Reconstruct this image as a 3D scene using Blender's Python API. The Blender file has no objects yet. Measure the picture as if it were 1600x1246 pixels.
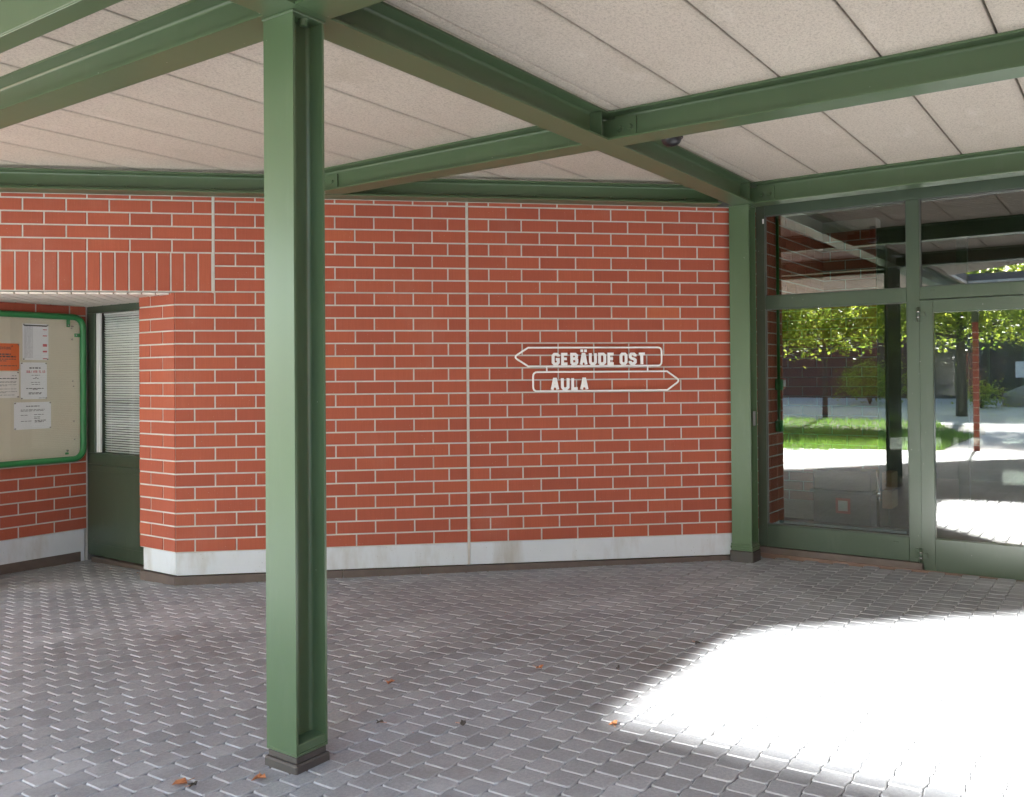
import bpy, math, random
from mathutils import Vector, Matrix
random.seed(7)
sc = bpy.context.scene
col = sc.collection
EYE = 1.5                      # eye height; heights below are given from the eye and lifted by EYE
R2 = math.radians

# ------------------------------------------------------------------ helpers
class MB:
    """collects geometry for one mesh object"""
    def __init__(s):
        s.v = []; s.f = []; s.c = []; s.smooth = []; s.m = []
    def face(s, pts, tone=(.5, .5, .5), smooth=False, mi=0):
        n = len(s.v); s.v.extend([tuple(p) for p in pts])
        s.f.append(tuple(range(n, n + len(pts)))); s.c.append(tone); s.smooth.append(smooth); s.m.append(mi)
    def mesh(s, verts, faces, tone=(.5, .5, .5), smooth=False, mi=0):
        n = len(s.v); s.v.extend([tuple(p) for p in verts])
        for f in faces:
            s.f.append(tuple(i + n for i in f)); s.c.append(tone); s.smooth.append(smooth); s.m.append(mi)
    def box(s, a, b, tone=(.5, .5, .5), bev=0.0, mi=0):
        fr = Frame(Vector((0, 0, 0)), Vector((1, 0, 0)), Vector((0, 1, 0)))
        fr.box(s, a, b, tone, bev, mi)
    def tube(s, pts, r, n=10, closed=False, tone=(.5, .5, .5), cap=True):
        pts = [Vector(p) for p in pts]; rings = []
        N = len(pts)
        prevn = None
        for i, p in enumerate(pts):
            if closed:
                t = (pts[(i + 1) % N] - p).normalized() + (p - pts[i - 1]).normalized()
                a = (p - pts[i - 1]).normalized()
            else:
                a = (pts[min(i, N - 2) + 1] - pts[min(i, N - 2)]).normalized() if i == 0 else (p - pts[i - 1]).normalized()
                t = a if i == 0 or i == N - 1 else a + (pts[i + 1] - p).normalized()
            t.normalize()
            if prevn is None:
                ref = Vector((0, 0, 1)) if abs(t.z) < .9 else Vector((1, 0, 0))
                nn = (ref - t * ref.dot(t)).normalized()
            else:
                nn = (prevn - t * prevn.dot(t)).normalized()
            prevn = nn
            bb = t.cross(nn)
            k = 1.0 / max(.5, t.dot(a))
            rr = r[i] if isinstance(r, (list, tuple)) else r
            rings.append([p + (nn * math.cos(2 * math.pi * j / n) + bb * math.sin(2 * math.pi * j / n)) * rr for j in range(n)])
        verts = [v for ring in rings for v in ring]
        faces = []
        M = N if closed else N - 1
        for i in range(M):
            for j in range(n):
                a0 = i * n + j; a1 = i * n + (j + 1) % n
                b0 = ((i + 1) % N) * n + j; b1 = ((i + 1) % N) * n + (j + 1) % n
                faces.append((a0, a1, b1, b0))
        if not closed and cap:
            faces.append(tuple(range(n - 1, -1, -1)))
            faces.append(tuple((N - 1) * n + j for j in range(n)))
        s.mesh(verts, faces, tone, True)
    def build(s, name, mats, parent=None, props=None, origin=None):
        me = bpy.data.meshes.new(name)
        o0 = Vector(origin) if origin is not None else Vector((0, 0, 0))
        me.from_pydata([tuple(Vector(v) - o0) for v in s.v], [], s.f)
        if not isinstance(mats, (list, tuple)): mats = [mats]
        for m in mats: me.materials.append(m)
        me.polygons.foreach_set('use_smooth', s.smooth)
        me.polygons.foreach_set('material_index', s.m)
        at = me.color_attributes.new('tone', 'FLOAT_COLOR', 'CORNER')
        buf = []
        for f, c in zip(s.f, s.c):
            for _ in f: buf.extend((c[0], c[1], c[2], 1.0))
        at.data.foreach_set('color', buf)
        me.update()
        ob = bpy.data.objects.new(name, me); col.objects.link(ob)
        if parent is not None:
            ob.parent = parent
            ob.location = o0 - (Vector(parent.get('org', (0, 0, 0))))
        else:
            ob.location = o0
            ob['org'] = tuple(o0)
        ob['org'] = tuple(o0)
        if props: tag(ob, **props)
        return ob

class Frame:
    """local frame: s along D, d along N, z up (heights from the eye)"""
    def __init__(f, O, D, N): f.O = Vector(O); f.D = Vector(D); f.N = Vector(N)
    def P(f, s, d, z): 
        p = f.O + f.D * s + f.N * d
        return Vector((p.x, p.y, p.z + z))
    def box(f, mb, a, b, tone=(.5, .5, .5), bev=0.0, mi=0):
        (s0, d0, z0), (s1, d1, z1) = a, b
        if s0 > s1: s0, s1 = s1, s0
        if d0 > d1: d0, d1 = d1, d0
        if z0 > z1: z0, z1 = z1, z0
        lh = f.D.cross(f.N).z < 0
        def put(pl):
            mb.face(pl[::-1] if lh else pl, tone, False, mi)
        if bev <= 0:
            c = [f.P(x, y, z) for z in (z0, z1) for y in (d0, d1) for x in (s0, s1)]
            for q in ((0, 2, 3, 1), (4, 5, 7, 6), (0, 1, 5, 4), (2, 6, 7, 3), (0, 4, 6, 2), (1, 3, 7, 5)):
                put([c[i] for i in q])
            return
        e = bev
        S = (s0, s1); Dd = (d0, d1); Z = (z0, z1)
        sg = (1, -1)
        def V(i, j, k, ax):
            x, y, z = S[i], Dd[j], Z[k]
            if ax != 0: x += sg[i] * e
            if ax != 1: y += sg[j] * e
            if ax != 2: z += sg[k] * e
            return f.P(x, y, z)
        # main faces (ax = normal axis), edges, corners
        for i in (0, 1):
            q = [V(i, 0, 0, 0), V(i, 1, 0, 0), V(i, 1, 1, 0), V(i, 0, 1, 0)]
            put(q if i else q[::-1])
            q = [V(0, i, 0, 1), V(0, i, 1, 1), V(1, i, 1, 1), V(1, i, 0, 1)]
            put(q if i else q[::-1])
            q = [V(0, 0, i, 2), V(1, 0, i, 2), V(1, 1, i, 2), V(0, 1, i, 2)]
            put(q if i else q[::-1])
        for i in (0, 1):
            for j in (0, 1):
                q = [V(i, j, 0, 0), V(i, j, 1, 0), V(i, j, 1, 1), V(i, j, 0, 1)]
                put(q[::-1] if (i == j) else q)
                q = [V(i, 0, j, 0), V(i, 1, j, 0), V(i, 1, j, 2), V(i, 0, j, 2)]
                put(q[::-1] if (i != j) else q)
                q = [V(0, i, j, 1), V(1, i, j, 1), V(1, i, j, 2), V(0, i, j, 2)]
                put(q[::-1] if (i == j) else q)
                for k in (0, 1):
                    q = [V(i, j, k, 0), V(i, j, k, 1), V(i, j, k, 2)]
                    put(q if (i + j + k) % 2 else q[::-1])

def tag(o, label=None, cat=None, group=None, kind=None):
    if label: o['label'] = label
    if cat: o['category'] = cat
    if group: o['group'] = group
    if kind: o['kind'] = kind
def thing(name, label, cat, loc, group=None):
    o = bpy.data.objects.new(name, None); col.objects.link(o)
    o.location = loc; o['org'] = tuple(loc); o.empty_display_size = .1
    tag(o, label, cat, group)
    return o
def gz(u, v):
    """paving height (world)"""
    return EYE - 1.488 - .0095 * (min(max(u, -2.0), 7.6) - 2.3) - .018 * (min(max(v, 0.0), 7.8) - 2.62)

# ------------------------------------------------------------------ materials
def nodes(name):
    m = bpy.data.materials.new(name); m.use_nodes = True
    nt = m.node_tree; b = nt.nodes['Principled BSDF']
    return m, nt, b
def N(nt, t, **kw):
    n = nt.nodes.new(t)
    for k, v in kw.items():
        if k in n.inputs.keys(): n.inputs[k].default_value = v
        else: setattr(n, k, v)
    return n
def L(nt, a, b): nt.links.new(a, b)
def ramp(nt, src, stops):
    r = nt.nodes.new('ShaderNodeValToRGB')
    while len(r.color_ramp.elements) < len(stops): r.color_ramp.elements.new(.5)
    for e, (p, c) in zip(r.color_ramp.elements, stops):
        e.position = p; e.color = c if len(c) == 4 else (*c, 1)
    L(nt, src, r.inputs['Fac']); return r.outputs['Color']
def mixc(nt, fac, a, b, mode='MIX'):
    n = nt.nodes.new('ShaderNodeMix'); n.data_type = 'RGBA'; n.blend_type = mode
    for sock, val in ((n.inputs[0], fac), (n.inputs[6], a), (n.inputs[7], b)):
        if hasattr(val, 'is_linked') or hasattr(val, 'links'): L(nt, val, sock)
        elif isinstance(val, (int, float)): sock.default_value = val
        else: sock.default_value = (*val, 1) if len(val) == 3 else val
    return n.outputs[2]
def noise(nt, scale, detail=4, rough=.55, vec=None, dist=0):
    n = N(nt, 'ShaderNodeTexNoise', Scale=scale, Detail=detail, Roughness=rough, Distortion=dist)
    if vec is not None: L(nt, vec, n.inputs['Vector'])
    return n.outputs['Fac']
def pos(nt, scale=(1, 1, 1), rot=(0, 0, 0)):
    g = N(nt, 'ShaderNodeNewGeometry'); mp = N(nt, 'ShaderNodeMapping')
    mp.inputs['Scale'].default_value = scale; mp.inputs['Rotation'].default_value = rot
    L(nt, g.outputs['Position'], mp.inputs['Vector']); return mp.outputs['Vector']
def bump(nt, h, b, strength=.3, dist=.01):
    n = N(nt, 'ShaderNodeBump', Strength=strength, Distance=dist)
    L(nt, h, n.inputs['Height']); L(nt, n.outputs['Normal'], b.inputs['Normal'])
def tone(nt):
    a = N(nt, 'ShaderNodeAttribute'); a.attribute_name = 'tone'
    s = N(nt, 'ShaderNodeSeparateColor'); L(nt, a.outputs['Color'], s.inputs['Color'])
    return s.outputs
def mathn(nt, op, a, b=None):
    n = nt.nodes.new('ShaderNodeMath'); n.operation = op
    for i, val in enumerate((a, b)):
        if val is None: continue
        if isinstance(val, (int, float)): n.inputs[i].default_value = val
        else: L(nt, val, n.inputs[i])
    return n.outputs[0]

def paint(name, base, rough=.38, wear=True, spec=.5):
    m, nt, b = nodes(name)
    p = pos(nt)
    n1 = noise(nt, 2.2, 3, .5, p)
    c = mixc(nt, n1, tuple(x * .9 for x in base), tuple(min(1, x * 1.12) for x in base))
    # dust film and chips with shapes of their own
    n2 = noise(nt, 9, 6, .65, pos(nt, (1, 1, .25)))
    dust = ramp(nt, n2, [(.55, (0, 0, 0)), (.78, (1, 1, 1))])
    c = mixc(nt, mathn(nt, 'MULTIPLY', dust, .05), c, (.42, .42, .38))
    if wear:
        ch = N(nt, 'ShaderNodeTexVoronoi', Scale=26.0); L(nt, p, ch.inputs['Vector'])
        chip = ramp(nt, ch.outputs['Distance'], [(.05, (1, 1, 1)), (.08, (0, 0, 0))])
        gate = ramp(nt, noise(nt, 5, 3, .6, p), [(.58, (0, 0, 0)), (.64, (1, 1, 1))])
        f = mathn(nt, 'MULTIPLY', chip, gate)
        c = mixc(nt, mathn(nt, 'MULTIPLY', f, .8), c, (.5, .5, .46))
    L(nt, c, b.inputs['Base Color'])
    b.inputs['Roughness'].default_value = rough
    b.inputs['Specular IOR Level'].default_value = spec
    return m
GREEN = (.082, .132, .066)
M = {}
M['steel'] = paint('green_paint', GREEN, .32, True, .55)
M['door_green'] = paint('door_green_paint', (.062, .088, .060), .28, True)
M['bright_green'] = paint('bright_green_lacquer', (.035, .22, .07), .3, False)
M['dark'] = paint('dark_mastic', (.070, .062, .055), .6)
M['pipe_green'] = paint('pipe_green', (.02, .22, .05), .35, False)

def brick_mat():
    m, nt, b = nodes('brick')
    t = tone(nt); p = pos(nt)
    base = ramp(nt, t[0], [(0, (.35, .088, .056)), (.45, (.425, .108, .064)), (.8, (.48, .125, .068)), (1, (.55, .155, .072))])
    fine = noise(nt, 90, 5, .7, p)
    base = mixc(nt, mathn(nt, 'MULTIPLY', fine, .35), base, (.33, .075, .042))
    # wire-cut vertical drag lines
    w = noise(nt, 1.0, 2, .5, pos(nt, (260, 260, 5)))
    lines = ramp(nt, w, [(.40, (0, 0, 0)), (.62, (1, 1, 1))])
    base = mixc(nt, mathn(nt, 'MULTIPLY', lines, .22), base, (.25, .07, .04))
    # pale lime specks
    v = N(nt, 'ShaderNodeTexVoronoi', Scale=42.0); L(nt, p, v.inputs['Vector'])
    sp = ramp(nt, v.outputs['Distance'], [(.05, (1, 1, 1)), (.10, (0, 0, 0))])
    gate = ramp(nt, noise(nt, 7, 2, .5, p), [(.52, (0, 0, 0)), (.6, (1, 1, 1))])
    base = mixc(nt, mathn(nt, 'MULTIPLY', mathn(nt, 'MULTIPLY', sp, gate), .6), base, (.6, .45, .38))
    bloom = ramp(nt, noise(nt, 1.6, 5, .6, p), [(.56, (0, 0, 0)), (.85, (1, 1, 1))])
    base = mixc(nt, mathn(nt, 'MULTIPLY', bloom, .14), base, (.55, .36, .30))
    L(nt, base, b.inputs['Base Color']); b.inputs['Roughness'].default_value = .82
    b.inputs['Specular IOR Level'].default_value = .3
    h = mathn(nt, 'ADD', mathn(nt, 'MULTIPLY', w, .6), fine)
    bump(nt, h, b, .35, .004)
    return m
M['brick'] = brick_mat()
def plain(name, c1, c2, scale, rough=.85, bmp=.3, bscale=60, detail=6):
    m, nt, b = nodes(name); p = pos(nt)
    L(nt, mixc(nt, noise(nt, scale, detail, .6, p), c1, c2), b.inputs['Base Color'])
    b.inputs['Roughness'].default_value = rough
    bump(nt, noise(nt, bscale, 5, .65, p), b, bmp, .004)
    return m
M['mortar'] = plain('mortar', (.46, .44, .40), (.66, .635, .595), 14, .95, .5, 220)
def concrete():
    m, nt, b = nodes('plinth_concrete'); p = pos(nt)
    c = mixc(nt, noise(nt, 3, 6, .62, p), (.58, .62, .66), (.70, .735, .77))
    stain = ramp(nt, noise(nt, 1.4, 5, .6, pos(nt, (2.5, 2.5, .8))), [(.50, (0, 0, 0)), (.72, (1, 1, 1))])
    c = mixc(nt, mathn(nt, 'MULTIPLY', stain, .85), c, (.42, .40, .36))
    v = N(nt, 'ShaderNodeTexVoronoi', Scale=34.0); L(nt, p, v.inputs['Vector'])
    pit = ramp(nt, v.outputs['Distance'], [(.06, (1, 1, 1)), (.12, (0, 0, 0))])
    g = ramp(nt, noise(nt, 6, 2, .5, p), [(.5, (0, 0, 0)), (.58, (1, 1, 1))])
    pits = mathn(nt, 'MULTIPLY', pit, g)
    c = mixc(nt, mathn(nt, 'MULTIPLY', pits, .55), c, (.12, .12, .12))
    L(nt, c, b.inputs['Base Color']); b.inputs['Roughness'].default_value = .7
    bump(nt, mathn(nt, 'SUBTRACT', noise(nt, 50, 4, .6, p), pits), b, .3, .004)
    return m
M['concrete'] = concrete()
M['skirt'] = plain('brown_base_tile', (.075, .058, .050), (.17, .13, .11), 9, .55, .25, 40)
def woodwool():
    m, nt, b = nodes('wood_wool_board'); p = pos(nt, (1, 1.35, 1))
    big = noise(nt, 1.3, 4, .6, p)
    c = mixc(nt, big, (.60, .535, .45), (.745, .68, .585))
    t = tone(nt)
    c = mixc(nt, mathn(nt, 'MULTIPLY', t[0], .25), c, (.70, .60, .51))
    f = noise(nt, 58, 8, .8, p)
    pits = ramp(nt, f, [(.36, (1, 1, 1)), (.52, (0, 0, 0))])
    c = mixc(nt, mathn(nt, 'MULTIPLY', pits, .55), c, (.27, .225, .18))
    f2 = ramp(nt, noise(nt, 150, 3, .7, p), [(.38, (1, 1, 1)), (.52, (0, 0, 0))])
    c = mixc(nt, mathn(nt, 'MULTIPLY', f2, .35), c, (.34, .29, .24))
    # grime that has crept out of the joints
    g_ = N(nt, 'ShaderNodeNewGeometry'); sx = N(nt, 'ShaderNodeSeparateXYZ'); L(nt, g_.outputs['Position'], sx.inputs[0])
    fr_ = mathn(nt, 'FRACT', mathn(nt, 'ADD', mathn(nt, 'DIVIDE', mathn(nt, 'SUBTRACT', sx.outputs['Y'], .533), .51), 40.5))
    dj = mathn(nt, 'ABSOLUTE', mathn(nt, 'SUBTRACT', fr_, .5))
    dj = mathn(nt, 'ADD', dj, mathn(nt, 'MULTIPLY', mathn(nt, 'SUBTRACT', noise(nt, 3.5, 5, .7, p), .5), .16))
    gj = ramp(nt, dj, [(.0, (1, 1, 1)), (.085, (0, 0, 0))])
    c = mixc(nt, mathn(nt, 'MULTIPLY', gj, .42), c, (.36, .31, .26))
    st = ramp(nt, noise(nt, 2.6, 6, .65, pos(nt, (.6, 2, 1))), [(.60, (0, 0, 0)), (.80, (1, 1, 1))])
    c = mixc(nt, mathn(nt, 'MULTIPLY', st, .6), c, (.80, .74, .68))
    st2 = ramp(nt, noise(nt, 1.7, 6, .65, pos(nt, (1, 1.5, 1), (.3, .2, .9))), [(.60, (0, 0, 0)), (.82, (1, 1, 1))])
    c = mixc(nt, mathn(nt, 'MULTIPLY', st2, .6), c, (.46, .40, .30))
    L(nt, c, b.inputs['Base Color']); b.inputs['Roughness'].default_value = .95
    bump(nt, f, b, .8, .008)
    return m
M['woodwool'] = woodwool()
M['joint'] = plain('board_joint_shadow_gap', (.10, .085, .08), (.16, .13, .12), 20, .95)
def paver_mat():
    m, nt, b = nodes('concrete_pavers'); p = pos(nt); t = tone(nt)
    c = mixc(nt, t[0], (.265, .280, .298), (.40, .418, .440))
    f = noise(nt, 130, 4, .75, p)
    f3 = ramp(nt, noise(nt, 75, 4, .8, p), [(.38, (0, 0, 0)), (.62, (1, 1, 1))])
    c = mixc(nt, mathn(nt, 'MULTIPLY', f3, .38), c, (.12, .125, .135))
    c = mixc(nt, mathn(nt, 'MULTIPLY', f, .4), c, (.12, .122, .13))
    v = N(nt, 'ShaderNodeTexVoronoi', Scale=170.0); L(nt, p, v.inputs['Vector'])
    sp = ramp(nt, v.outputs['Distance'], [(.16, (1, 1, 1)), (.26, (0, 0, 0))])
    g = ramp(nt, v.outputs['Color'], [(.60, (0, 0, 0)), (.75, (1, 1, 1))])
    c = mixc(nt, mathn(nt, 'MULTIPLY', mathn(nt, 'MULTIPLY', sp, g), .55), c, (.52, .50, .48))
    lime = ramp(nt, noise(nt, .9, 6, .62, p), [(.52, (0, 0, 0)), (.78, (1, 1, 1))])
    c = mixc(nt, mathn(nt, 'MULTIPLY', lime, .75), c, (.54, .56, .59))
    dirt = ramp(nt, noise(nt, .65, 5, .65, pos(nt, (1, 1, 1), (.2, .4, .6))), [(.52, (0, 0, 0)), (.72, (1, 1, 1))])
    c = mixc(nt, mathn(nt, 'MULTIPLY', dirt, .55), c, (.10, .092, .082))
    c = mixc(nt, mathn(nt, 'MULTIPLY', t[1], .40), c, (.48, .49, .50))
    L(nt, c, b.inputs['Base Color'])
    b.inputs['Roughness'].default_value = .52
    b.inputs['Specular IOR Level'].default_value = .5
    bump(nt, f, b, .22, .003)
    return m
M['paver'] = paver_mat()
M['sand'] = plain('joint_sand', (.05, .045, .04), (.11, .10, .085), 12, .95)
M['white_metal'] = plain('sign_aluminium', (.90, .90, .90), (.94, .94, .94), 8, .35, .03)
M['chrome'] = plain('chrome', (.62, .62, .63), (.72, .72, .73), 6, .18, .01)
M['chrome'].node_tree.nodes['Principled BSDF'].inputs['Metallic'].default_value = 1.0
M['paper'] = plain('paper', (.74, .76, .79), (.80, .81, .83), 5, .8, .05)
M['paper_warm'] = plain('paper_warm', (.72, .70, .68), (.78, .76, .73), 5, .8, .05)
M['paper_orange'] = plain('orange_paper', (.72, .16, .05), (.78, .19, .06), 5, .8, .05)
M['ink'] = plain('ink', (.05, .05, .055), (.10, .10, .11), 50, .8, 0)
M['ink_grey'] = plain('grey_ink', (.42, .43, .46), (.52, .53, .56), 50, .8, 0)
M['ink_red'] = plain('red_ink', (.52, .09, .11), (.60, .14, .16), 50, .8, 0)
M['board'] = plain('beige_pinboard', (.58, .54, .43), (.66, .62, .50), 4, .8, .2, 300)
M['pin'] = plain('pin_metal', (.25, .23, .2), (.4, .38, .34), 30, .35, .02)
M['blind'] = plain('white_blind_slats', (.76, .78, .77), (.82, .84, .83), 3, .45, .03)
M['soffit'] = plain('soffit_boards', (.74, .66, .59), (.82, .74, .68), 5, .7, .15, 90)
M['black'] = plain('black_plastic', (.014, .014, .015), (.022, .022, .024), 20, .3, .05)
M['brown_floor'] = plain('brown_floor_tile', (.16, .095, .07), (.24, .15, .115), 6, .4, .08, 40)
M['slats'] = plain('brown_ceiling_slats', (.12, .07, .045), (.19, .115, .07), 6, .5, .2, 50)
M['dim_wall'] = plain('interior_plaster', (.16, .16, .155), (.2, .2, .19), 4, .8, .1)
M['navy'] = plain('dark_blue_lacquer', (.09, .105, .14), (.12, .135, .17), 3, .4, .05)
M['wood'] = plain('plywood', (.45, .31, .19), (.56, .40, .26), 9, .6, .1)
M['red'] = plain('red_plastic', (.50, .03, .025), (.56, .045, .03), 5, .35, .03)
M['leaf_dry'] = plain('dry_leaf', (.36, .12, .05), (.50, .22, .09), 60, .7, .3, 200)
M['alu_blue'] = plain('sky_tinted_alu', (.30, .40, .52), (.38, .48, .60), 10, .22, .03)  # blue of a sky reflection put into the metal's colour
M['alu_blue'].node_tree.nodes['Principled BSDF'].inputs['Metallic'].default_value = .7
M['brick_dark'] = plain('dark_brown_brick', (.085, .045, .035), (.13, .07, .055), 5, .85, .4, 30)
M['added_side_paving'] = plain('dark_side_paving', (.14, .14, .145), (.21, .21, .215), 2, .8, .3, 40)  # kept darker than the pavers so less light bounces up
M['gasket'] = plain('grey_gasket', (.06, .07, .06), (.10, .11, .10), 6, .5, .02)

def glass(name, f0, tint):
    m = bpy.data.materials.new(name); m.use_nodes = True; nt = m.node_tree
    nt.nodes.remove(nt.nodes['Principled BSDF'])
    g = N(nt, 'ShaderNodeNewGeometry')
    d = nt.nodes.new('ShaderNodeVectorMath'); d.operation = 'DOT_PRODUCT'
    L(nt, g.outputs['Incoming'], d.inputs[0]); L(nt, g.outputs['Normal'], d.inputs[1])
    c = mathn(nt, 'ABSOLUTE', d.outputs['Value'])
    k = mathn(nt, 'POWER', mathn(nt, 'SUBTRACT', 1.0, c), 5.0)
    fac = mathn(nt, 'ADD', mathn(nt, 'MULTIPLY', k, 1 - f0), f0)
    tr = N(nt, 'ShaderNodeBsdfTransparent'); tr.inputs['Color'].default_value = (*tint, 1)
    gl = N(nt, 'ShaderNodeBsdfGlossy'); gl.inputs['Roughness'].default_value = 0.0
    gl.inputs['Color'].default_value = (1, 1, 1, 1)
    mx = N(nt, 'ShaderNodeMixShader')
    L(nt, fac, mx.inputs[0]); L(nt, tr.outputs[0], mx.inputs[1]); L(nt, gl.outputs[0], mx.inputs[2])
    L(nt, mx.outputs[0], nt.nodes['Material Output'].inputs['Surface'])
    return m
M['glass'] = glass('coated_glass', .115, (.65, .68, .65))
M['glass_thin'] = glass('clear_glass', .035, (.985, .99, .985))

def leafmat(name, a, b_, tr):
    m = bpy.data.materials.new(name); m.use_nodes = True; nt = m.node_tree
    pb = nt.nodes['Principled BSDF']; t = tone(nt)
    c = mixc(nt, t[0], a, b_)
    L(nt, c, pb.inputs['Base Color']); pb.inputs['Roughness'].default_value = .5
    tl = N(nt, 'ShaderNodeBsdfTranslucent'); L(nt, mixc(nt, t[0], tuple(min(1, x * 2.2) for x in a), tuple(min(1, x * 2.0) for x in b_)), tl.inputs['Color'])
    mx = N(nt, 'ShaderNodeMixShader'); mx.inputs[0].default_value = tr
    L(nt, pb.outputs[0], mx.inputs[1]); L(nt, tl.outputs[0], mx.inputs[2])
    L(nt, mx.outputs[0], nt.nodes['Material Output'].inputs['Surface'])
    return m
M['leaf'] = leafmat('tree_leaves', (.085, .16, .025), (.30, .32, .045), .62)
M['grass'] = leafmat('grass_blades', (.08, .17, .025), (.17, .29, .045), .4)
M['bark'] = plain('bark', (.05, .04, .03), (.12, .10, .08), 12, .9, .6, 30)
M['bark_pale'] = plain('pale_birch_bark', (.45, .44, .42), (.62, .61, .58), 6, .8, .3, 30)
M['soil'] = plain('lawn_soil', (.06, .07, .025), (.10, .10, .045), 2, .95)
M['path'] = plain('light_concrete_path', (.54, .52, .49), (.66, .64, .61), 1.2, .85, .2, 30)
M['terrain'] = plain('gravel_ground', (.36, .33, .28), (.46, .43, .37), 1.0, .95, .4, 20)
M['stone'] = plain('boulder', (.20, .19, .18), (.32, .31, .30), 4, .9, .6, 10)
M['dark_cladding'] = plain('dark_cladding', (.05, .055, .06), (.08, .085, .09), 2, .5)

# ------------------------------------------------------------------ frame of the oblique brick wall
dW = -7.132
WN = Vector((-.726, -.6877, 0)).normalized(); WD = Vector((-WN.y, WN.x, 0))
W = Frame(WN * dW + Vector((0, 0, EYE)), WD, WN)             # P(s, d, z)
ROW = .0993; Z0 = -1.320
G = Frame((0, 0, EYE), (1, 0, 0), (0, 1, 0))                  # P(u, v, z) from the eye
JT = .0055                                                    # half a joint

def lay_brick(mb, fr, s0, s1, z0, z1, j0=JT, j1=JT):
    """one brick standing 4 mm proud of the mortar"""
    t = random.random()
    t = .45 + (t - .5) * .50 if random.random() < .95 else t
    tn = (t, random.random(), 0)
    w0 = random.uniform(-.0012, .0012)
    a0, a1, b0, b1 = s0 + j0, s1 - j1, z0 + JT, z1 - JT
    e = .0022; q = .0055 + random.uniform(-.0007, .0007)
    o = [fr.P(a0, 0, b0), fr.P(a1, 0, b0), fr.P(a1, 0, b1), fr.P(a0, 0, b1)]
    i = [fr.P(a0 + e, q, b0 + e), fr.P(a1 - e, q, b0 + e + w0), fr.P(a1 - e, q, b1 - e + w0), fr.P(a0 + e, q, b1 - e)]
    lh = fr.D.cross(fr.N).z < 0          # D x N = up -> front face winding
    def put(pl): mb.face(pl if lh else pl[::-1], tn)
    put(i)
    for k in range(4):
        put([o[k], o[(k + 1) % 4], i[(k + 1) % 4], i[k]])
def lay_rows(mb, fr, k0, k1, even, odd, ztop=None):
    for k in range(k0, k1):
        js = even if k % 2 == 0 else odd
        zb = Z0 + ROW * k; zt = zb + ROW
        if ztop is not None: zt = min(zt, ztop)
        for i in range(len(js) - 1):
            a, b = js[i] , js[i + 1]
            jit = lambda x, first: x
            lay_brick(mb, fr, a, b, zb, zt, .001 if (i == 0) else JT, .001 if (i == len(js) - 2) else JT)

# ------------------------------------------------------------------ BRICK WALL (oblique) with its reveal, plinth and recess lintel
SJ0, SJ1, SC, SE = -1.262, .689, -1.545, 3.035
SR = -3.30                                                     # where the opening ends, out of frame
wall = thing('brick_wall', 'long red brick wall carrying the white arrow sign, set at an angle', 'wall', W.P(.7, 0, -1.55))
mb = MB()
Rp = [SJ1 + .010, 1.005, 1.277, 1.574, 1.871, 2.165, 2.454, 2.75, SE]
Rq = [SJ1 + .010, .863, 1.129, 1.424, 1.72, 2.013, 2.31, 2.605, 2.9, SE]
lay_rows(mb, W, 0, 28, Rp, Rq, 1.398)
Lp = [-1.404, -1.098, -.795, -.495, -.193, .111, .411, SJ1 - .010]
Lq = [-1.253, -.951, -.649, -.347, -.045, .26, .535, SJ1 - .010]
lay_rows(mb, W, 0, 20, [SC] + Lp, [SC] + Lq)
lay_rows(mb, W, 20, 28, [SJ0 + .010] + Lp[1:], [SJ0 + .010] + Lq[1:], 1.398)
# fascia above the recess
fa = [-3.84 + .3035 * i for i in range(9)]
FA = [SR - .25, -3.235, -2.931, -2.628, -2.322, -2.016, -1.713, -1.41, SJ0 - .010]
FB = [SR - .25, -3.088, -2.782, -2.478, -2.175, -1.869, -1.565, SJ0 - .010]
lay_rows(mb, W, 23, 28, FA, FB, 1.398)
zs0, zs1 = Z0 + ROW * 20, Z0 + ROW * 23
x = SJ0 - .010
while x > SR - .2:                                              # soldier course
    lay_brick(mb, W, x - .1007, x, zs0, zs1); x -= .1007
# left of the recess, out of frame
LL = [SR - 3.2 + .3035 * i for i in range(11)] + [SR]
lay_rows(mb, W, 0, 23, LL, [LL[0]] + [q + .15 for q in LL[:-2]] + [SR])
lay_rows(mb, W, 23, 28, [q for q in LL if q < SR - .3] + [SR - .25], [LL[0]] + [q + .15 for q in LL if q < SR - .45] + [SR - .25], 1.398)
# reveal, running back along v from the corner
cor = W.P(SC, 0, 0)
RV = Frame((cor.x, cor.y, EYE), (0, 1, 0), (-1, 0, 0))
lay_rows(mb, RV, 0, 20, [0, .155, .465], [0, .315, .465])
# return of the wall towards the glazing, running along u
ce = W.P(SE, 0, 0)
RT = Frame((ce.x, ce.y, EYE), (1, 0, 0), (0, -1, 0))
lay_rows(mb, RT, 0, 28, [0, .15, .232], [0, .232], 1.398)
mb.build('brickwork', M['brick'], wall)
mb = MB()                                                      # mortar body
W.box(mb, (SC + .001, -.24, Z0), (SE - .0005, .0005, zs0 - .002)); 
W.box(mb, (SR - .24, -.24, zs0), (SE - .0005, .0005, 1.399))
W.box(mb, (SR - 3.2, -.24, -1.6), (SR - .001, .0005, zs0 - .003)); W.box(mb, (SR - 3.2, -.24, zs0 - .003), (SR - .242, .0005, 1.399))
RV.box(mb, (.003, -.12, Z0 + .001), (.463, -.0005, zs0 - .003))
RT.box(mb, (-.02, -.1, Z0), (.232, .0008, 1.3985))
mb.build('mortar_bed', M['mortar'], wall)
mb = MB()
for s0, s1 in ((SJ0 - .0095, SJ0 + .0095),): W.box(mb, (s0, -.01, zs0 - .012), (s1, .0052, 1.397))
mb.build('expansion_joint', M['mortar'], wall)
mb = MB()
W.box(mb, (SJ1 - .0095, -.01, -1.493), (SJ1 + .0095, .0046, 1.397))
mb.build('expansion_joint', M['mortar'], wall)
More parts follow.
